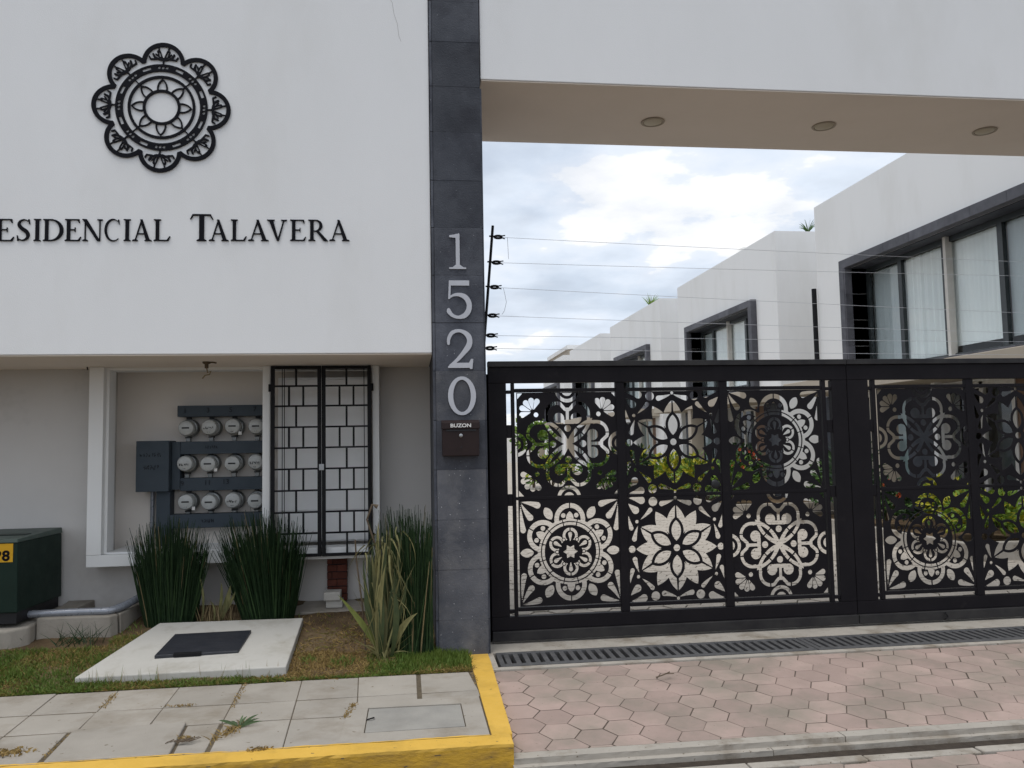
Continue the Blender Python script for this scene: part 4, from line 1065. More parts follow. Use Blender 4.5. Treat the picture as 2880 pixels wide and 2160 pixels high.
# ================================================================== ELECTRIC FENCE over the gate
ef = empty('electric_fence', (0.63, .45, 2.2), 'black leaning electric fence rod with six insulators and thin wires above the gate', 'electric fence')
zi = [3.174, 2.965, 2.765, 2.535, 2.375, 2.272]; xi = [.670, .652, .634, .613, .597, .589]
MB().tube([(.583, .45, 2.15), (.683, .45, 3.262)], .011, 8).build('rod', M['black'], ef)
dzs = [-.0330, -.0150, -.0420, -.0300, -.0125, -.0150]
for k in range(6):
    x, z = xi[k], zi[k]
    mb = MB()
    mb.cyl((x-.018, .45, z+.002), (x+.02, .45, z+.001), .007, 6)
    loop = []
    for q in range(11):
        an = math.pi*2*q/10; loop.append((x+.055+.032*math.cos(an), .45, z-.004+.0105*math.sin(an)))
    mb.tube(loop, .0095, 6, cap=False)
    mb.tube([(x+.088, .45, z+.006), (x+.112, .45, z+.009)], .005, 5); mb.tube([(x+.088, .45, z-.012), (x+.110, .45, z-.019)], .005, 5)
    mb.build('insulator', M['black'], ef)
    pts = []
    for q in range(13):
        xx = x+.09+(6.6-x)*q/12; s_ = q/12
        pts.append((xx, .45, z-.004+dzs[k]*(xx-x)-.010*4*s_*(1-s_)))
    MB().tube(pts, .0016, 5).build('wire', M['wire'], ef)
MB().tube([(.80, .45, 3.168), (.803, .45, 3.08), (.806, .45, 2.99)], .0016, 4).build('jumper', M['wire'], ef)
MB().tube([(.76, .45, 2.755), (.775, .45, 2.68), (.782, .45, 2.64), (.765, .45, 2.57), (.745, .45, 2.54)], .0016, 4).build('jumper', M['wire'], ef)

# ================================================================== COURTYARD AND HOUSES
court = MB().box(-2, 60, 0.70, 120, -0.29, -0.035).build('courtyard', M['hex_far']); tag(court, kind='structure')
mbj = MB()
hexes(0.3, 8.5, 0.64, 15.0, 0.80, 0.85, lambda x, y: 0.0, None, None, gap=.005, joined=mbj, jit=.004)
pv = mbj.build('pavers', M['hex_far'], court, fix=False); pv['kind'] = 'stuff'
MB().box(-2, 8.6, 15.0, 60, -0.034, 0.0).build('far_paving', M['hex_far'], court)

HX = 8.5
def house(yn, yf, w0, w1, label, detail=2, pipe=False, shaded_porch=False):
    t_ = empty('terrace_house', (HX+3, (yn+yf)/2, 0), label, 'house', 'white terrace houses in a row')
    zt = 6.34; zw0, zw1 = 2.74, 4.765          # window opening
    go0, go1 = yn+0.9, yn+3.4                 # glazed door
    gw0, gw1 = yn+4.2, yf-0.7                 # ground floor window
    wl = MB(); X0, X1 = HX, HX+.40
    def pc(a, b, c, d): wl.box(X0, X1, a, b, c, d)
    pc(yn, w0+.2, 2.62, zt); pc(w1-.2, yf, 2.62, zt); pc(w0+.2, w1-.2, zw1, zt); pc(w0+.2, w1-.2, 2.62, zw0)
    pc(yn, go0, -.1, 2.62); pc(go1, gw0, -.1, 2.62); pc(gw1, yf, -.1, 2.62); pc(go0, go1, 2.32, 2.62); pc(gw0, gw1, -.1, .75); pc(gw0, gw1, 2.25, 2.62)
    wl.box(X1, X1+8, yn, yn+.25, -.1, zt); wl.box(X1, X1+8, yf-.25, yf, -.1, zt)
    wl.box(X1, X1+8, yn+.25, yf-.25, 6.0, 6.12)
    wl.build('wall', M['house'], t_)
    # rooms behind the windows
    rm = MB(); rm.box(X1+1.6, X1+1.7, yn+.26, yf-.26, -.1, 5.99); rm.box(X1+.01, X1+1.6, yn+.26, yf-.26, 2.5, 2.62)
    rm.build('room_wall', M['canopy'], t_)
    # slate frame, proud of the wall
    f = empty_part('window', t_)
    fx0, fx1 = HX-.15, HX+.36
    for q in range(7):
        ya, yb = w0+(w1-w0)*q/7, w0+(w1-w0)*(q+1)/7; e = .003 if 0 < q else 0
        MB().box(fx0+random.uniform(0, .004), HX-.002, ya+e, yb, zw1, zw1+.165).build('lintel_slate', M['slate_house'], f, bevel=.003)
        MB().box(fx0+random.uniform(0, .004), HX-.002, ya+e, yb, 2.52, zw0).build('sill_slate', M['slate_house'], f, bevel=.003)
    MB().box(fx0, HX-.002, w0, w0+.2, zw0+.001, zw1-.001).build('jamb_slate', M['slate_house'], f, bevel=.004)
    MB().box(fx0, HX-.002, w1-.165, w1, zw0+.001, zw1-.001).build('jamb_slate', M['slate_house'], f, bevel=.004)
    # inner lining, dark slate tiles
    n = 4
    for k in range(n):
        za, zb = zw0+(zw1-zw0)*k/n, zw0+(zw1-zw0)*(k+1)/n
        MB().box(HX-.14, fx1, w1-.2, w1-.1655, za+.001, zb-.001).build('lining_tile', M['slate_house'], f)
    MB().box(HX, fx1, w0+.2, w1-.201, zw1-.012, zw1-.001).build('lining_top', M['slate_dark'], f)
    gx = HX+.33
    L = w1-w0-.4
    al = MB()
    al.box(gx-.03, gx+.03, w0+.2, w1-.2, zw1-.10, zw1); al.box(gx-.03, gx+.03, w0+.2, w1-.2, zw0, zw0+.09)
    cuts = [0, .23, .47, .55, .79, 1.0] if detail > 1 else [0, .25, .5, .75, 1.0]
    for c in (.005, .22, .47, .735, .995):
        y = w1-.2-L*c; al.box(gx-.035, gx+.035, y-.055, y+.055, zw0+.09, zw1-.10)
    al.build('sash_frame', M['alu'], f)
    yp = w1-.2-L*.475
    MB().box(gx-.10, gx+.02, yp-.13, yp-.06, zw0, zw1).build('mullion_post', M['post'], f)
    MB().box(gx, gx+.008, w0+.2, w1-.2, zw0+.09, zw1-.10).build('pane', M['glass'], f, fix=False)
    # curtains with folds
    for (a, b, m, dx) in ((.0, .225, 'curtain_grey', .10), (.225, .47, 'curtain', .07), (.49, .735, 'curtain', .06), (.745, 1.0, 'curtain_grey', .06)):
        ya, yb = w1-.2-L*a, w1-.2-L*b
        vs = []; nn = 40
        for q in range(nn+1):
            y = ya+(yb-ya)*q/nn; fold = .022*math.sin(q*1.9+a*9)+.012*math.sin(q*.83)
            fold *= (1 if m == 'curtain' and a < .4 else .35)
            vs += [(gx+dx+fold, y, zw0+.09+(.12 if a > .4 else 0)), (gx+dx+fold*.8, y, zw1-.10)]
        MB().add(vs, [(2*q, 2*q+2, 2*q+3, 2*q+1) for q in range(nn)]).build('curtain', M[m], f, fix=False, smooth=True)
    # ground floor: entrance with canopy, door, glazing and window
    MB().box(HX-.95, HX-.002, (yn+.1 if shaded_porch else go0-.5), (yf-.2 if shaded_porch else go1+.5), 2.34, 2.60).build('canopy', M['canopy'], t_, bevel=.01)
    MB().box(HX-.90, HX-.55, go1+.22, go1+.46, 0, 2.339).build('canopy_post', M['canopy'], t_, bevel=.01)
    if shaded_porch:  # dark sheets over the ground floor wall stand in for porch shade
        for (a, b, c, e) in ((yn+.02, go0-.01, 0, 2.33), (go1+.01, gw0-.01, 0, 2.33), (gw1+.01, yf-.02, 0, 2.33), (gw0-.01, gw1+.01, 0, .60)):
            MB().box(HX-.035, HX-.003, a, b, c, e).build('porch_shade_panel', M['slate_dark'], t_)
        for y in (yn+3.05, yf-.85): MB().box(HX-.30, HX-.18, y-.05, y+.05, 0, 2.339).build('slim_post', M['house'], t_)
    d = empty_part('entrance', t_)
    MB().box(HX+.20, HX+.25, go0, go0+1.0, 0, 2.32).build('door', M['wood'], d, bevel=.004)
    al = MB()
    for y in (go0+1.03, go0+1.7, go1-.04): al.box(HX+.18, HX+.24, y-.04, y+.04, 0, 2.32)
    al.box(HX+.18, HX+.24, go0+1.07, go1-.08, 2.22, 2.32)
    al.build('glazing_frame', M['post'], d)
    MB().box(HX+.205, HX+.213, go0+1.07, go1-.08, 0, 2.22).build('pane', M['glass'], d, fix=False)
    MB().box(HX+.34, HX+.35, go0+1.0, go1-(.9 if shaded_porch else 0), 0, 2.32).build('curtain', M['alu' if shaded_porch else 'curtain_teal'], d)  # in the shaded porch a dark sheet stands in for the unlit room
    w = empty_part('window', t_)
    al = MB()
    L2 = gw1-gw0
    for c in (0.02, .34, .66, .98): al.box(HX+.16, HX+.22, gw0+L2*c-.04, gw0+L2*c+.04, .75, 2.25)
    al.box(HX+.16, HX+.22, gw0, gw1, .75, .82); al.box(HX+.16, HX+.22, gw0, gw1, 2.18, 2.25)
    al.build('sash_frame', M['alu'], w)
    MB().box(HX+.185, HX+.193, gw0, gw1, .82, 2.18).build('pane', M['glass'], w, fix=False)
    MB().box(HX+.32, HX+.33, gw0, gw1, .76, 2.24).build('curtain', M['curtain_teal'], w)
    MB().box(HX-.06, HX-.002, gw0-.08, gw1+.08, .62, .74).build('sill_slate', M['slate_house'], w)
    if pipe:
        MB().cyl((HX-.05, yf+.06, 4.62), (HX-.05, yf+.06, -.05), .05, 10).build('downpipe', M['black'], t_)
    return t_
def empty_part(name, parent):
    o = link(name, None, parent); o.empty_display_size = .1
    return o
house(2.90, 9.99, 3.55, 8.86, 'nearest white terrace house, its big slate-framed window cut by the right picture edge', 2, True, True)
house(11.87, 18.88, 13.02, 17.95, 'second white terrace house from the gate, with a slate-framed upper window', 2, False, True)
house(20.73, 27.72, 22.0, 26.7, 'third white terrace house from the gate, its window half hidden by the gate', 1)
house(29.55, 36.55, 30.85, 35.4, 'fourth white terrace house from the gate, roof edge just above the gate', 1)
house(38.4, 45.3, 39.6, 44.9, 'farthest house of the white terrace row, only its roof tip showing', 1)
for k, (a, b) in enumerate(((9.99, 11.87), (18.88, 20.73), (27.72, 29.55), (36.55, 38.4))):
    o = MB().box(HX+3.2, HX+3.4, a+.002, b-.002, -.1, 4.6).build('light_well_wall', M['house'])
    tag(o, ['white screen wall closing the gap between the first and second house', 'white screen wall closing the gap between the second and third house', 'white screen wall closing the gap between the third and fourth house', 'white screen wall closing the gap before the farthest house'][k], 'wall', 'screen walls between the houses')
fh = empty('far_house', (14, 50, 0), 'distant pale house with a dark roof slab at the end of the lane', 'house')
MB().box(10.4, 18, 46.5, 54, -.1, 7.60).build('wall', M['canopy'], fh)
MB().box(10.3, 18.2, 46.3, 54.2, 7.601, 7.86).build('roof', M['house'], fh)
ew = empty('end_wall', (4, 58, 0), 'long white wall closing the lane far behind the gate', 'wall')
MB().box(-6, 10.2, 58, 58.4, -.1, 2.6).build('wall_body', M['house'], ew)
MB().box(-6.1, 10.25, 57.95, 58.45, 2.601, 2.70).build('coping', M['slate_house'], ew)

# ================================================================== PLANTS
def blade(mb, base, tip, w, bend=(0, 0, 0), n=3, flat=True):
    """thin leaf: strip tapering to the tip, bent"""
    b = Vector(base); t_ = Vector(tip); bd = Vector(bend)
    d = (t_-b); side = d.cross(Vector((random.uniform(-1, 1), random.uniform(-1, 1), .1))).normalized()
    vs = []
    for k in range(n+1):
        s_ = k/n; p = b+d*s_+bd*(4*s_*(1-s_)); ww = w*(1-s_)**.7*.5
        vs += [p-side*ww, p+side*ww] if k < n else [p]
    fs = [(2*k, 2*k+1, 2*k+3, 2*k+2) for k in range(n-1)] + [(2*n-2, 2*n-1, 2*n)]
    mb.add(vs, fs)
def stem(mb, base, tip, r, bend, n=4, seg=4):
    b = Vector(base); t_ = Vector(tip); bd = Vector(bend); pts = []; rs = []
    for k in range(n+1):
        s_ = k/n; pts.append(b+(t_-b)*s_+bd*(4*s_*(1-s_))); rs.append(r*(1-.75*s_))
    mb.tube(pts, rs, seg, cap=False)
def reeds(x, y, z, rx, ry, h, n, lean, label, sx=0.0, dry=.03):
    t_ = empty('reed_clump', (x, y, z), label, 'reed plant', 'dark green reed clumps before the white wall')
    gm = MB(); dm = MB()
    for k in range(n):
        a = random.uniform(0, 2*math.pi); q = math.sqrt(random.random())
        bx, by = x+rx*q*math.cos(a), y+ry*q*math.sin(a)
        hh = h*(random.uniform(.55, 1.0) if random.random() < .75 else random.uniform(.25, .8))*(1.05-.22*q*q)
        l = lean*(q**1.4)*hh
        wild = .045*hh
        tx, ty = bx+l*math.cos(a)+random.gauss(0, wild)*(2.4 if random.random() < .10 else 1)+sx*hh, by+l*.6*math.sin(a)+random.gauss(0, wild*.6)
        if x > -.5: bx = min(bx, .150+random.uniform(-.03, 0)); tx = min(tx, .160-abs(random.gauss(0, .03)))
        cur = random.uniform(-.03, .05)*hh*(x < -.5)
        bend = (cur*math.cos(a)*-.8, cur*math.sin(a)*-.5, random.uniform(0, .02))
        target = dm if random.random() < dry else gm
        gm.cur = 0 if random.random() < (.80 if x < -.5 else .58) else 1
        stem(target, (bx, by, z-.03), (tx, ty, z+hh), random.uniform(.0034, .0060), bend)
    o = gm.build('stems', [M['reed'], M['reed_light']], t_, fix=False, smooth=True); o['kind'] = 'stuff'
    if dm.v:
        o = dm.build('dry_stems', M['reed_dry'], t_, fix=False); o['kind'] = 'stuff'
    return t_
reeds(-1.825, .640, .185, .180, .11, .80, 1250, .19, 'dark green reed clump before the left side of the niche, nearest the conduit', -.005)
reeds(-1.095, .630, .185, .185, .11, .83, 1400, .27, 'wide dark green reed clump before the niche post and grille', -.10)
reeds(-0.005, -.05, .035, .165, .09, 1.03, 1500, .10, 'tall dark green reed clump pressed against the slate pillar', -.02)

def bigleaf(base, tip, w, bend, m, parent, name='leaf', fold=.25, n=7):
    b = Vector(base); t_ = Vector(tip); bd = Vector(bend); d = t_-b
    side = d.cross(Vector((0, -1, .15))).normalized(); nrm = side.cross(d).normalized()
    vs = []
    for k in range(n+1):
        s_ = k/n; p = b+d*s_+bd*(4*s_*(1-s_)); ww = w*.5*min(1, (.35+1.3*s_))*(1-s_**3)
        vs += [p-side*ww, p+nrm*(-fold*ww), p+side*ww]
    fs = []
    for k in range(n):
        fs += [(3*k, 3*k+1, 3*k+4, 3*k+3), (3*k+1, 3*k+2, 3*k+5, 3*k+4)]
    return MB().add(vs, fs).build(name, m, parent, fix=False, smooth=True)
ag = empty('withered_agave', (-.185, -.16, .04), 'half withered yellow green agave with drooping dry leaves left of the tall reed clump', 'agave')
ax_, ay_, az_ = -.185, -.16, .03
for (tx, ty, tz, w, bd, m) in ((-.50, -.20, .50, .050, (.03, -.02, .0), 'agave_lime'), (.045, -.24, .36, .055, (-.02, -.03, .05), 'agave_pale'), (-.26, -.16, .86, .045, (-.03, 0, 0), 'agave'),
      (-.22, -.18, .99, .055, (-.02, 0, 0), 'agave_pale'), (-.14, -.14, .97, .05, (.01, 0, 0), 'agave_dry'), (-.27, -.20, .78, .05, (.0, -.03, 0), 'agave_dry'), (-.08, -.16, .80, .05, (.03, -.02, 0), 'agave'),
      (-.17, -.22, .70, .055, (-.03, -.03, 0), 'agave_pale'), (-.12, -.22, .58, .05, (.03, -.03, 0), 'agave'), (-.31, -.20, .60, .05, (-.05, -.02, 0), 'agave'), (-.33, -.12, .74, .035, (-.04, 0, 0), 'agave'),
      (-.02, -.20, .62, .04, (.03, 0, 0), 'agave'), (-.20, -.10, .90, .05, (.02, 0, 0), 'agave'), (-.25, -.16, .66, .045, (.05, -.04, 0), 'agave_dry'), (-.29, -.14, .80, .05, (-.02, 0, 0), 'agave'), (-.10, -.12, .86, .05, (.02, 0, 0), 'agave'), (-.06, -.16, .92, .045, (.01, -.02, 0), 'agave'), (-.20, -.20, .62, .055, (.0, -.04, 0), 'agave'), (-.16, -.19, .84, .05, (-.02, -.02, 0), 'agave')):
    bigleaf((ax_+random.uniform(-.04, .04), ay_+random.uniform(-.03, .03), az_), (tx, ty, tz), w, bd, M[m], ag)
# dry hanging leaves and straw
dm = MB()
for k in range(60):
    a = random.uniform(-1, 1); z0 = random.uniform(.45, .95); x0 = ax_+a*.10*(z0+.3)+random.gauss(0, .02)
    y0 = ay_+random.uniform(-.08, .05)
    dm.cur = k % 2
    blade(dm, (x0, y0, z0), (x0+random.gauss(a*.06, .05), y0-random.uniform(0, .06), z0-random.uniform(.15, .45)), random.uniform(.006, .018), (random.gauss(0, .02), -.01, .02), 4)
for k in range(60):
    a = random.uniform(0, 6.28)
    blade(dm, (ax_+random.gauss(0, .04), ay_+random.gauss(0, .03), az_), (ax_+.16*math.cos(a)+random.gauss(0, .05), ay_-.02+.10*math.sin(a), az_+random.uniform(.05, .75)), random.uniform(.006, .016), (0, 0, random.uniform(0, .05)), 4)
o = dm.build('dry_leaves', [M['agave_dry'], M['agave_pale']], ag, fix=False); o['kind'] = 'stuff'
MB().tube([(-.315, -.14, .10), (-.335, -.14, .40), (-.375, -.14, .72), (-.382, -.15, .86)], .006, 6).build('dry_stalk', M['bark'], ag)
MB().tube([(-.23, -.17, .78), (-.30, -.17, 1.00), (-.262, -.17, 1.10), (-.225, -.17, 1.085)], [.007, .006, .008, .017], 7).build('seed_stalk', M['bark'], ag)

# dead sprouts between the clumps
ds = empty('dead_sprouts', (-1.48, .63, .185), 'withered straw yellow sprouts between the two reed clumps', 'dead plant')
for (x, tx, tz, w) in ((-1.585, -1.60, .55, .022), (-1.47, -1.37, .47, .05), (-1.48, -1.44, .50, .03), (-1.47, -1.33, .43, .03), (-1.50, -1.52, .36, .02), (-1.46, -1.40, .36, .035)):
    bigleaf((x, .60, .17), (tx, .57, tz), w, (.02, 0, .02), M['agave_dry'], ds)
dm = MB()
for k in range(60):
    x = random.gauss(-1.48, .07); blade(dm, (x, .61+random.uniform(-.04, .04), .17), (x+random.gauss(0, .05), .58, .17+random.uniform(.05, .22)), .008, (0, 0, 0), 3)
o = dm.build('straw', M['reed_dry'], ds, fix=False); o['kind'] = 'stuff'

# weed in the joint of the sidewalk
wd = empty('weed', (-.93, -1.30, 0), 'small green weed growing out of the joint in the sidewalk', 'weed')
for (dx, dy, dz, w) in ((-.12, .055, .030, .020), (.09, .075, .045, .016), (.03, .07, .040, .014), (.12, .025, .022, .016), (.01, .06, .05, .014), (-.05, .03, .03, .014), (.07, .035, .03, .013), (.10, .05, .03, .014)):
    bigleaf((-.93, -1.30, .0), (-.93+dx, -1.30+dy, dz), w, (0, 0, .010), M['weed'], wd)
dm = MB()
for k in range(130):
    s_ = random.gauss(0, .07); x = -.95+s_*.4+random.gauss(0, .022); y = -1.32+s_+random.gauss(0, .015)
    blade(dm, (x, y, -.005), (x+random.gauss(0, .025), y+random.gauss(0, .02), random.uniform(.008, .035)), .007, (0, 0, .004), 3)
o = dm.build('dry_leaves', M['grass3'], wd, fix=False); o['kind'] = 'stuff'
wd2 = MB()
for k in range(60):
    x = -2.63+random.gauss(0, .10)*.0-2.0*0; a = random.uniform(0, 6.28)
    x = -2.38+random.gauss(0, .09); y = .33+random.gauss(0, .03)
    blade(wd2, (x, y, lawn_z(x, y)), (x+random.gauss(0, .09), y+random.gauss(0, .03), lawn_z(x, y)+random.uniform(.05, .16)), .006, (0, 0, .01), 4)
tag(wd2.build('grass_tuft', M['leaf_dark'], fix=False), 'wispy grass tuft in front of the cable trough wall', 'grass tuft', kind='stuff')

# grass and litter on the lawn
gm = MB(); mats_g = [M['grass'], M['grass2'], M['grass3']]
def pn(x, y, f, s):    # cheap smooth noise
    return (math.sin(x*f+s)*math.cos(y*f*1.3-s*.7)+math.sin(x*f*2.1-y*f*1.7+s*2)*.6+math.sin(x*f*.6+y*f*2.4+s*3)*.4)/2
def in_quad(x, y, q):
    return all((q[(k+1) % 4][0]-q[k][0])*(y-q[k][1])-(q[(k+1) % 4][1]-q[k][1])*(x-q[k][0]) > 0 for k in range(4))
cnt = 0
while cnt < 38000:
    x = random.uniform(-3.7, .405); y = -.435+random.random()*1.35
    if in_quad(x, y, cor): continue
    if y > .25 and x < -2.15: continue
    if y > .70: continue
    bare = (x > -.83 and y > -.02+.1*pn(x, y, 5, 1)) or (y > .42)
    v = pn(x, y, 3.1, .4)+.5*pn(x, y, 9, 2)
    if bare and random.random() < .93: cnt += .15; continue
    front = y < -.30
    dens = .85+.25*v
    if random.random() > dens: continue
    green = v*.9+(.45 if x > -.1 and y < .02 else 0)+(.10 if x < -2.2 else -.12)-(.75 if -.85 < x < -.3 and y > -.42 else 0)-(.35 if -1.1 < x < -.75 and y < -.3 else 0)
    rn = random.gauss(.05, .38)
    gm.cur = 0 if green+rn > -.02 else (1 if green+rn > -.52 else 2)
    z = lawn_z(x, y)
    hgt = random.uniform(.010, .034)*(1.25 if gm.cur == 0 else .75)*(.8 if front else 1)*(1.5 if x > -.1 else 1)
    blade(gm, (x, y, z-.004), (x+random.gauss(0, .017), y+random.gauss(0, .014), z+hgt), random.uniform(.004, .0075), (0, 0, .004), 2)
    cnt += 1
for k in range(2600):
    x = random.uniform(-3.3, .38); 
    if pn(x, 0, 6, 1.1)+random.gauss(0, .3) < -.25: continue
    y = -.435+random.uniform(-.004, .02); gm.cur = 0 if pn(x, y, 3.1, .4)+random.gauss(.05, .35) > -.05 else random.choice((1, 2))
    blade(gm, (x, y, .0), (x+random.gauss(0, .02), y-random.uniform(-.01, .035), random.uniform(.004, .030)), .006, (0, 0, .006), 2)
for k in range(1600):
    c = (random.uniform(-2.9, -2.2), random.uniform(-.35, .1)) if k % 2 else (random.uniform(-.75, -.1), random.uniform(-.36, -.12))
    x = c[0]; y = c[1]; gm.cur = 0 if k % 5 else 1; z = lawn_z(x, y)
    if pn(x, y, 8, 3) < .25: continue
    blade(gm, (x, y, z), (x+random.gauss(0, .02), y+random.gauss(0, .015), z+random.uniform(.02, .055)), .006, (0, 0, .006), 3)
# tall single blades along the slab edge
for k in range(70):
    x = random.uniform(-2.1, -.85); y = -.345+random.uniform(-.03, .02)
    gm.cur = random.choice((0, 1, 2)); z = lawn_z(x, y)
    blade(gm, (x, y, z), (x+random.gauss(0, .02), y+random.gauss(0, .01), z+random.uniform(.05, .12)), .004, (0, 0, 0), 3)
for k in range(650):
    x = random.uniform(-.85, -.1); y = min(.68, random.gauss(.12, .2))
    gm.cur = random.choice((2, 2, 1)); z = lawn_z(x, y)+.004
    blade(gm, (x, y, z), (x+random.gauss(0, .025), y+random.gauss(0, .02), z+random.uniform(0, .014)), random.uniform(.004, .010), (0, 0, .004), 2)
tag(gm.build('grass', mats_g, fix=False), 'patchy short green and straw grass on the sloping bed', 'grass', kind='stuff')
# litter in the joints and on the kerb
lm = MB()
def litter(n, x0, y0, x1, y1, sp, z=.004, s=.012):
    for k in range(n):
        q = random.random(); x = x0+(x1-x0)*q+random.gauss(0, sp); y = y0+(y1-y0)*q+random.gauss(0, sp)
        a = random.uniform(0, 6.28)
        blade(lm, (x, y, z), (x+s*math.cos(a), y+s*math.sin(a), z+random.uniform(0, .01)), s*.5, (0, 0, .002), 2)
litter(90, -1.83, -.52, -1.80, -.80, .012); litter(60, -1.44, -.84, -1.28, -.86, .014); litter(90, -1.06, -.45, -1.04, -.95, .010)
litter(120, -.335, -1.00, -.375, -1.25, .012); litter(50, -.80, -1.66, -.72, -1.655, .012, .008, .02); litter(60, -1.20, -1.45, -1.14, -1.45, .015, .014, .014)
litter(60, .405, -.10, .400, -.75, .010); litter(150, -2.15, -1.50, -1.95, -1.47, .03, .004, .025); litter(140, .2, -1.83, .55, -1.83, .02, -.14, .02); litter(40, -1.83, -1.25, -1.80, -1.6, .012)
tag(lm.build('leaf_litter', M['grass3'], fix=False), 'dry leaf litter caught in the sidewalk joints', 'litter', kind='stuff')
# branchlet lying by the raised slab
tw = MB()
for k in range(16):
    x = -1.18+random.gauss(0, .03); tw.tube([(x, -1.50+random.gauss(0, .012), .016), (x+random.uniform(.02, .07), -1.49+random.gauss(0, .02), .02)], .0022, 4)
tag(tw.build('dry_twig', M['bark']), 'dark dry twig lying across the edge of the raised sidewalk slab', 'twig')
tk = MB().tube([(1.55, -.80, .0), (1.60, -.775, .004), (1.63, -.77, .012), (1.66, -.735, .01)], .004, 5); tk.tube([(1.63, -.77, .01), (1.68, -.765, .008)], .003, 5)
tag(tk.build('dry_twig', M['bark']), 'small forked dry twig lying on the pink driveway pavers', 'twig')

# courtyard shrubs seen through the gate
def bush(name, x, y, z, rx, rz, n, ls, mats, label, cat='shrub', flower=0, trunk=0.0, group='courtyard plants behind the gate'):
    t_ = empty(name, (x, y, z), label, cat, group)
    mb = MB()
    for k in range(n):
        a = random.uniform(0, 6.28); u_ = random.uniform(-.6, 1); q = random.random()**.4
        s_ = math.sqrt(max(0, 1-u_*u_)); bump_ = 1+.25*math.sin(a*3+x)*math.cos(u_*4+y)
        c = Vector((x+rx*q*s_*math.cos(a)*bump_, y+rx*q*s_*math.sin(a)*bump_, z+trunk+rz*(.6+.6*u_*q*bump_)))
        d = Vector((math.cos(a)*s_+random.gauss(0, .5), math.sin(a)*s_+random.gauss(0, .5), u_+random.gauss(0, .4))).normalized()
        l = ls*random.uniform(.6, 1.25); sd_ = d.cross(Vector((random.gauss(0, 1), random.gauss(0, 1), random.gauss(0, 1)))).normalized()*l*.24
        up = sd_.cross(d).normalized()*l*.10
        mb.cur = min(len(mats)-1, int(random.random()**1.6*len(mats)))
        mb.add([c, c+d*l*.45+sd_+up, c+d*l, c+d*l*.45-sd_+up], [(0, 1, 2), (0, 2, 3)])
    o = mb.build('foliage', [M[m] for m in mats], t_, fix=False); o['kind'] = 'stuff'
    st_ = MB()
    for k in range(5):
        a = k*1.26; st_.tube([(x, y, z-.02), (x+rx*.3*math.cos(a), y+rx*.3*math.sin(a), z+trunk+rz*.6), (x+rx*.6*math.cos(a), y+rx*.6*math.sin(a), z+trunk+rz)], [.02+.02*(trunk > 0), .012, .004], 5)
    st_.build('trunk' if trunk else 'stem', M['bark'], t_)
    if flower:
        fm = MB()
        for k in range(flower):
            a = random.uniform(0, 6.28); c = Vector((x+rx*.8*math.cos(a)*random.random(), y+rx*.8*math.sin(a), z+trunk+rz*random.uniform(.8, 1.25)))
            for q in range(5):
                b = q*1.257; fm.add([c, c+Vector((.04*math.cos(b), -.02, .04*math.sin(b))), c+Vector((.04*math.cos(b+.8), -.02, .04*math.sin(b+.8)))], [(0, 1, 2)])
        fm.build('flowers', M['flower_red'], t_, fix=False)
    return t_
def bed(x0, x1, y0, y1, lab):
    t_ = empty('planting_bed', ((x0+x1)/2, (y0+y1)/2, 0), lab, 'planting bed', 'planting beds along the houses')
    MB().box(x0+.1, x1, y0+.1, y1-.1, -.03, .16).build('bed_soil', M['soil'], t_)
    MB().box(x0, x0+.098, y0, y1, -.03, .22).build('bed_kerb', M['strip'], t_, bevel=.01)
    MB().box(x0+.1, x1, y0, y0+.098, -.03, .22).build('bed_kerb', M['strip'], t_, bevel=.01)
    MB().box(x0+.1, x1, y1-.098, y1, -.03, .22).build('bed_kerb', M['strip'], t_, bevel=.01)
bed(6.55, 8.45, 3.1, 7.8, 'planting bed with pale kerb before the nearest house')
bed(6.2, 8.45, 9.6, 12.4, 'planting bed with pale kerb before the gap of the first two houses')
bed(6.2, 8.45, 18.2, 21.2, 'planting bed with pale kerb before the third house')
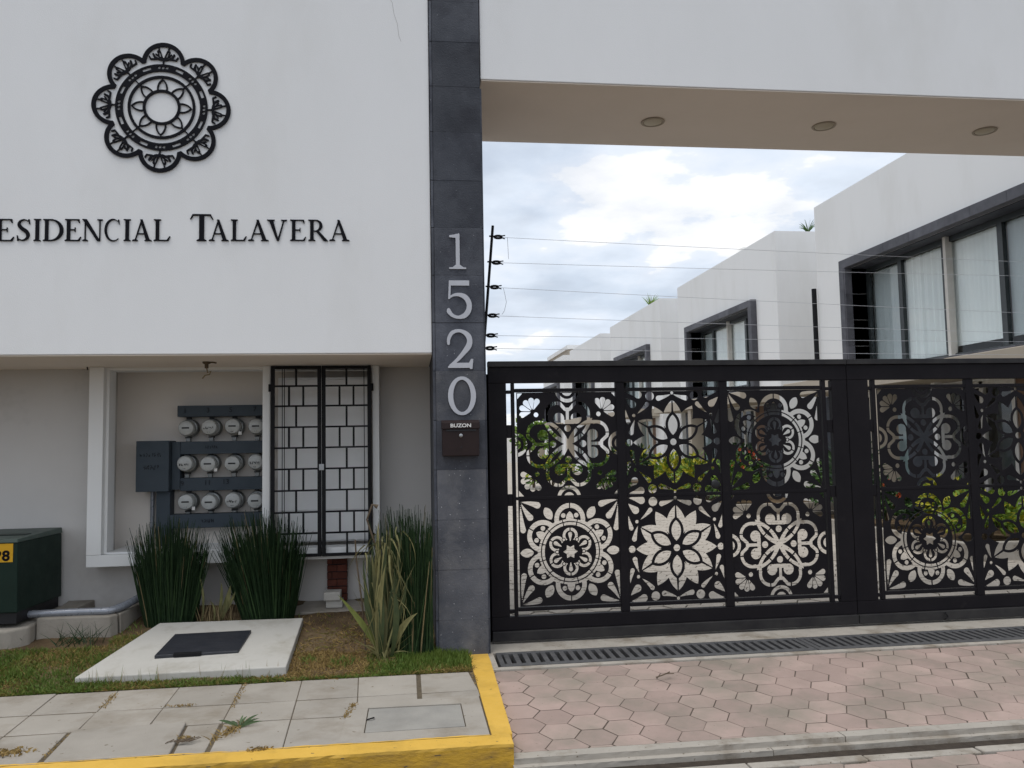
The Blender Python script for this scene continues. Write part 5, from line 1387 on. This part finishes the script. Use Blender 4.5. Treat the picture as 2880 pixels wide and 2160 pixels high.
B = [('shrub', 7.35, 3.75, .16, .48, .50, 520, .17, ('leaf_lime', 'leaf_lime', 'leaf_yellow'), 'bright lime green shrub in the nearest planting bed, by the right picture edge', 'shrub', 0),
     ('shrub', 7.05, 5.5, .16, .40, .55, 420, .16, ('leaf_dark', 'leaf', 'leaf_dark'), 'dark green shrub with red flowers in the nearest planting bed', 'shrub', 20),
     ('shrub', 7.7, 5.0, .16, .40, .60, 380, .15, ('leaf_yellow', 'leaf_lime', 'leaf'), 'yellow leaved shrub against the nearest house wall', 'shrub', 0),
     ('shrub', 7.3, 7.3, .16, .45, .85, 420, .17, ('leaf', 'leaf_dark'), 'green shrub at the far end of the nearest planting bed', 'shrub', 0),
     ('shrub', 6.6, 10.3, .16, .5, .80, 460, .20, ('leaf_lime', 'leaf', 'leaf_dark'), 'light green shrub in the middle bed, under the rosette panel', 'shrub', 6),
     ('shrub', 7.4, 11.6, .16, .5, .95, 460, .20, ('leaf_dark', 'leaf'), 'dark shrub with red flowers in the middle bed', 'shrub', 26),
     ('shrub', 6.5, 12.0, .16, .45, .8, 380, .22, ('leaf_yellow', 'leaf_lime', 'leaf'), 'yellow leaved shrub at the far end of the middle bed', 'shrub', 0),
     ('shrub', 6.7, 14.6, 0, .55, .95, 420, .24, ('leaf_yellow', 'leaf_lime', 'leaf'), 'yellowish green shrub before the second house, behind the flower panel', 'shrub', 0),
     ('shrub', 5.6, 17.2, 0, .6, .85, 420, .26, ('leaf', 'leaf_dark', 'leaf_lime'), 'green shrub beside the lane before the second house', 'shrub', 0),
     ('shrub', 6.9, 19.4, .16, .7, 1.0, 420, .28, ('leaf_dark', 'leaf', 'leaf_yellow'), 'dense shrub in the far planting bed', 'shrub', 5),
     ('shrub', 4.6, 20.5, 0, .7, .9, 420, .28, ('leaf', 'leaf_yellow', 'leaf_lime'), 'yellow and green shrub beside the far lane', 'shrub', 0)]
for b in B: bush(b[0], b[1], b[2], b[3], b[4], b[5], int(b[6]*2.2), b[7]*.68, b[8], b[9], b[10], b[11])
bush('small_tree', 4.15, 21.5, 0, .62, 1.05, 520, .24, ('leaf_lime', 'leaf_lime', 'leaf'), 'small light green tree beside the lane behind the clover panel', 'tree', 0, 1.0, None)
def agave_tuft(x, y, z, s, n, lab, m='leaf'):
    t_ = empty('roof_plant', (x, y, z), lab, 'plant')
    mb = MB()
    for k in range(n):
        a = random.uniform(0, 6.28); blade(mb, (x, y, z-.02), (x+s*.8*math.cos(a), y+s*.8*math.sin(a), z+s*random.uniform(.4, 1.2)), .045*s/.5, (0, 0, .05), 4)
    mb.build('leaves', M[m], t_, fix=False)
agave_tuft(9.42, 12.05, 6.36, .27, 45, 'spiky green plant on the roof corner of the second house', 'leaf')
agave_tuft(8.75, 22.6, 6.36, .42, 40, 'feathery pale plant on the roof of the third house', 'leaf_lime')
dsh = empty('satellite_dish', (8.9, 14.6, 6.34), 'small pale satellite dish on the roof of the second house', 'dish')
MB().lathe((8.85, 14.6, 6.50), (-.55, -.4, .55), [(.02, -.04), (.10, -.022), (.16, .012), (.157, .016), (.095, -.012), (.02, -.028)], 20).build('bowl', M['white'], dsh, smooth=True)
MB().cyl((8.9, 14.6, 6.30), (8.87, 14.6, 6.48), .015, 8).build('mast', M['steel'], dsh)
# slender grey pot with a dark plant behind the second gate leaf
pt = empty('plant_pot', (5.45, 3.6, 0), 'tall dark plant pot with a drooping plant behind the second gate leaf', 'plant pot')
MB().lathe((5.45, 3.6, 0), (0, 0, 1), [(.16, 0), (.20, .30), (.25, .78), (.27, .80), (.25, .82), (.20, .76)], 20).build('pot', M['dark'], pt, smooth=True)
mb = MB()
for k in range(150):
    a = random.uniform(0, 6.28); blade(mb, (5.45, 3.6, .76), (5.45+.5*math.cos(a)*random.random(), 3.6+.5*math.sin(a), .76+random.uniform(.1, .75)), .05, (0, 0, .12), 4)
o = mb.build('leaves', M['leaf_dark'], pt, fix=False); o['kind'] = 'stuff'
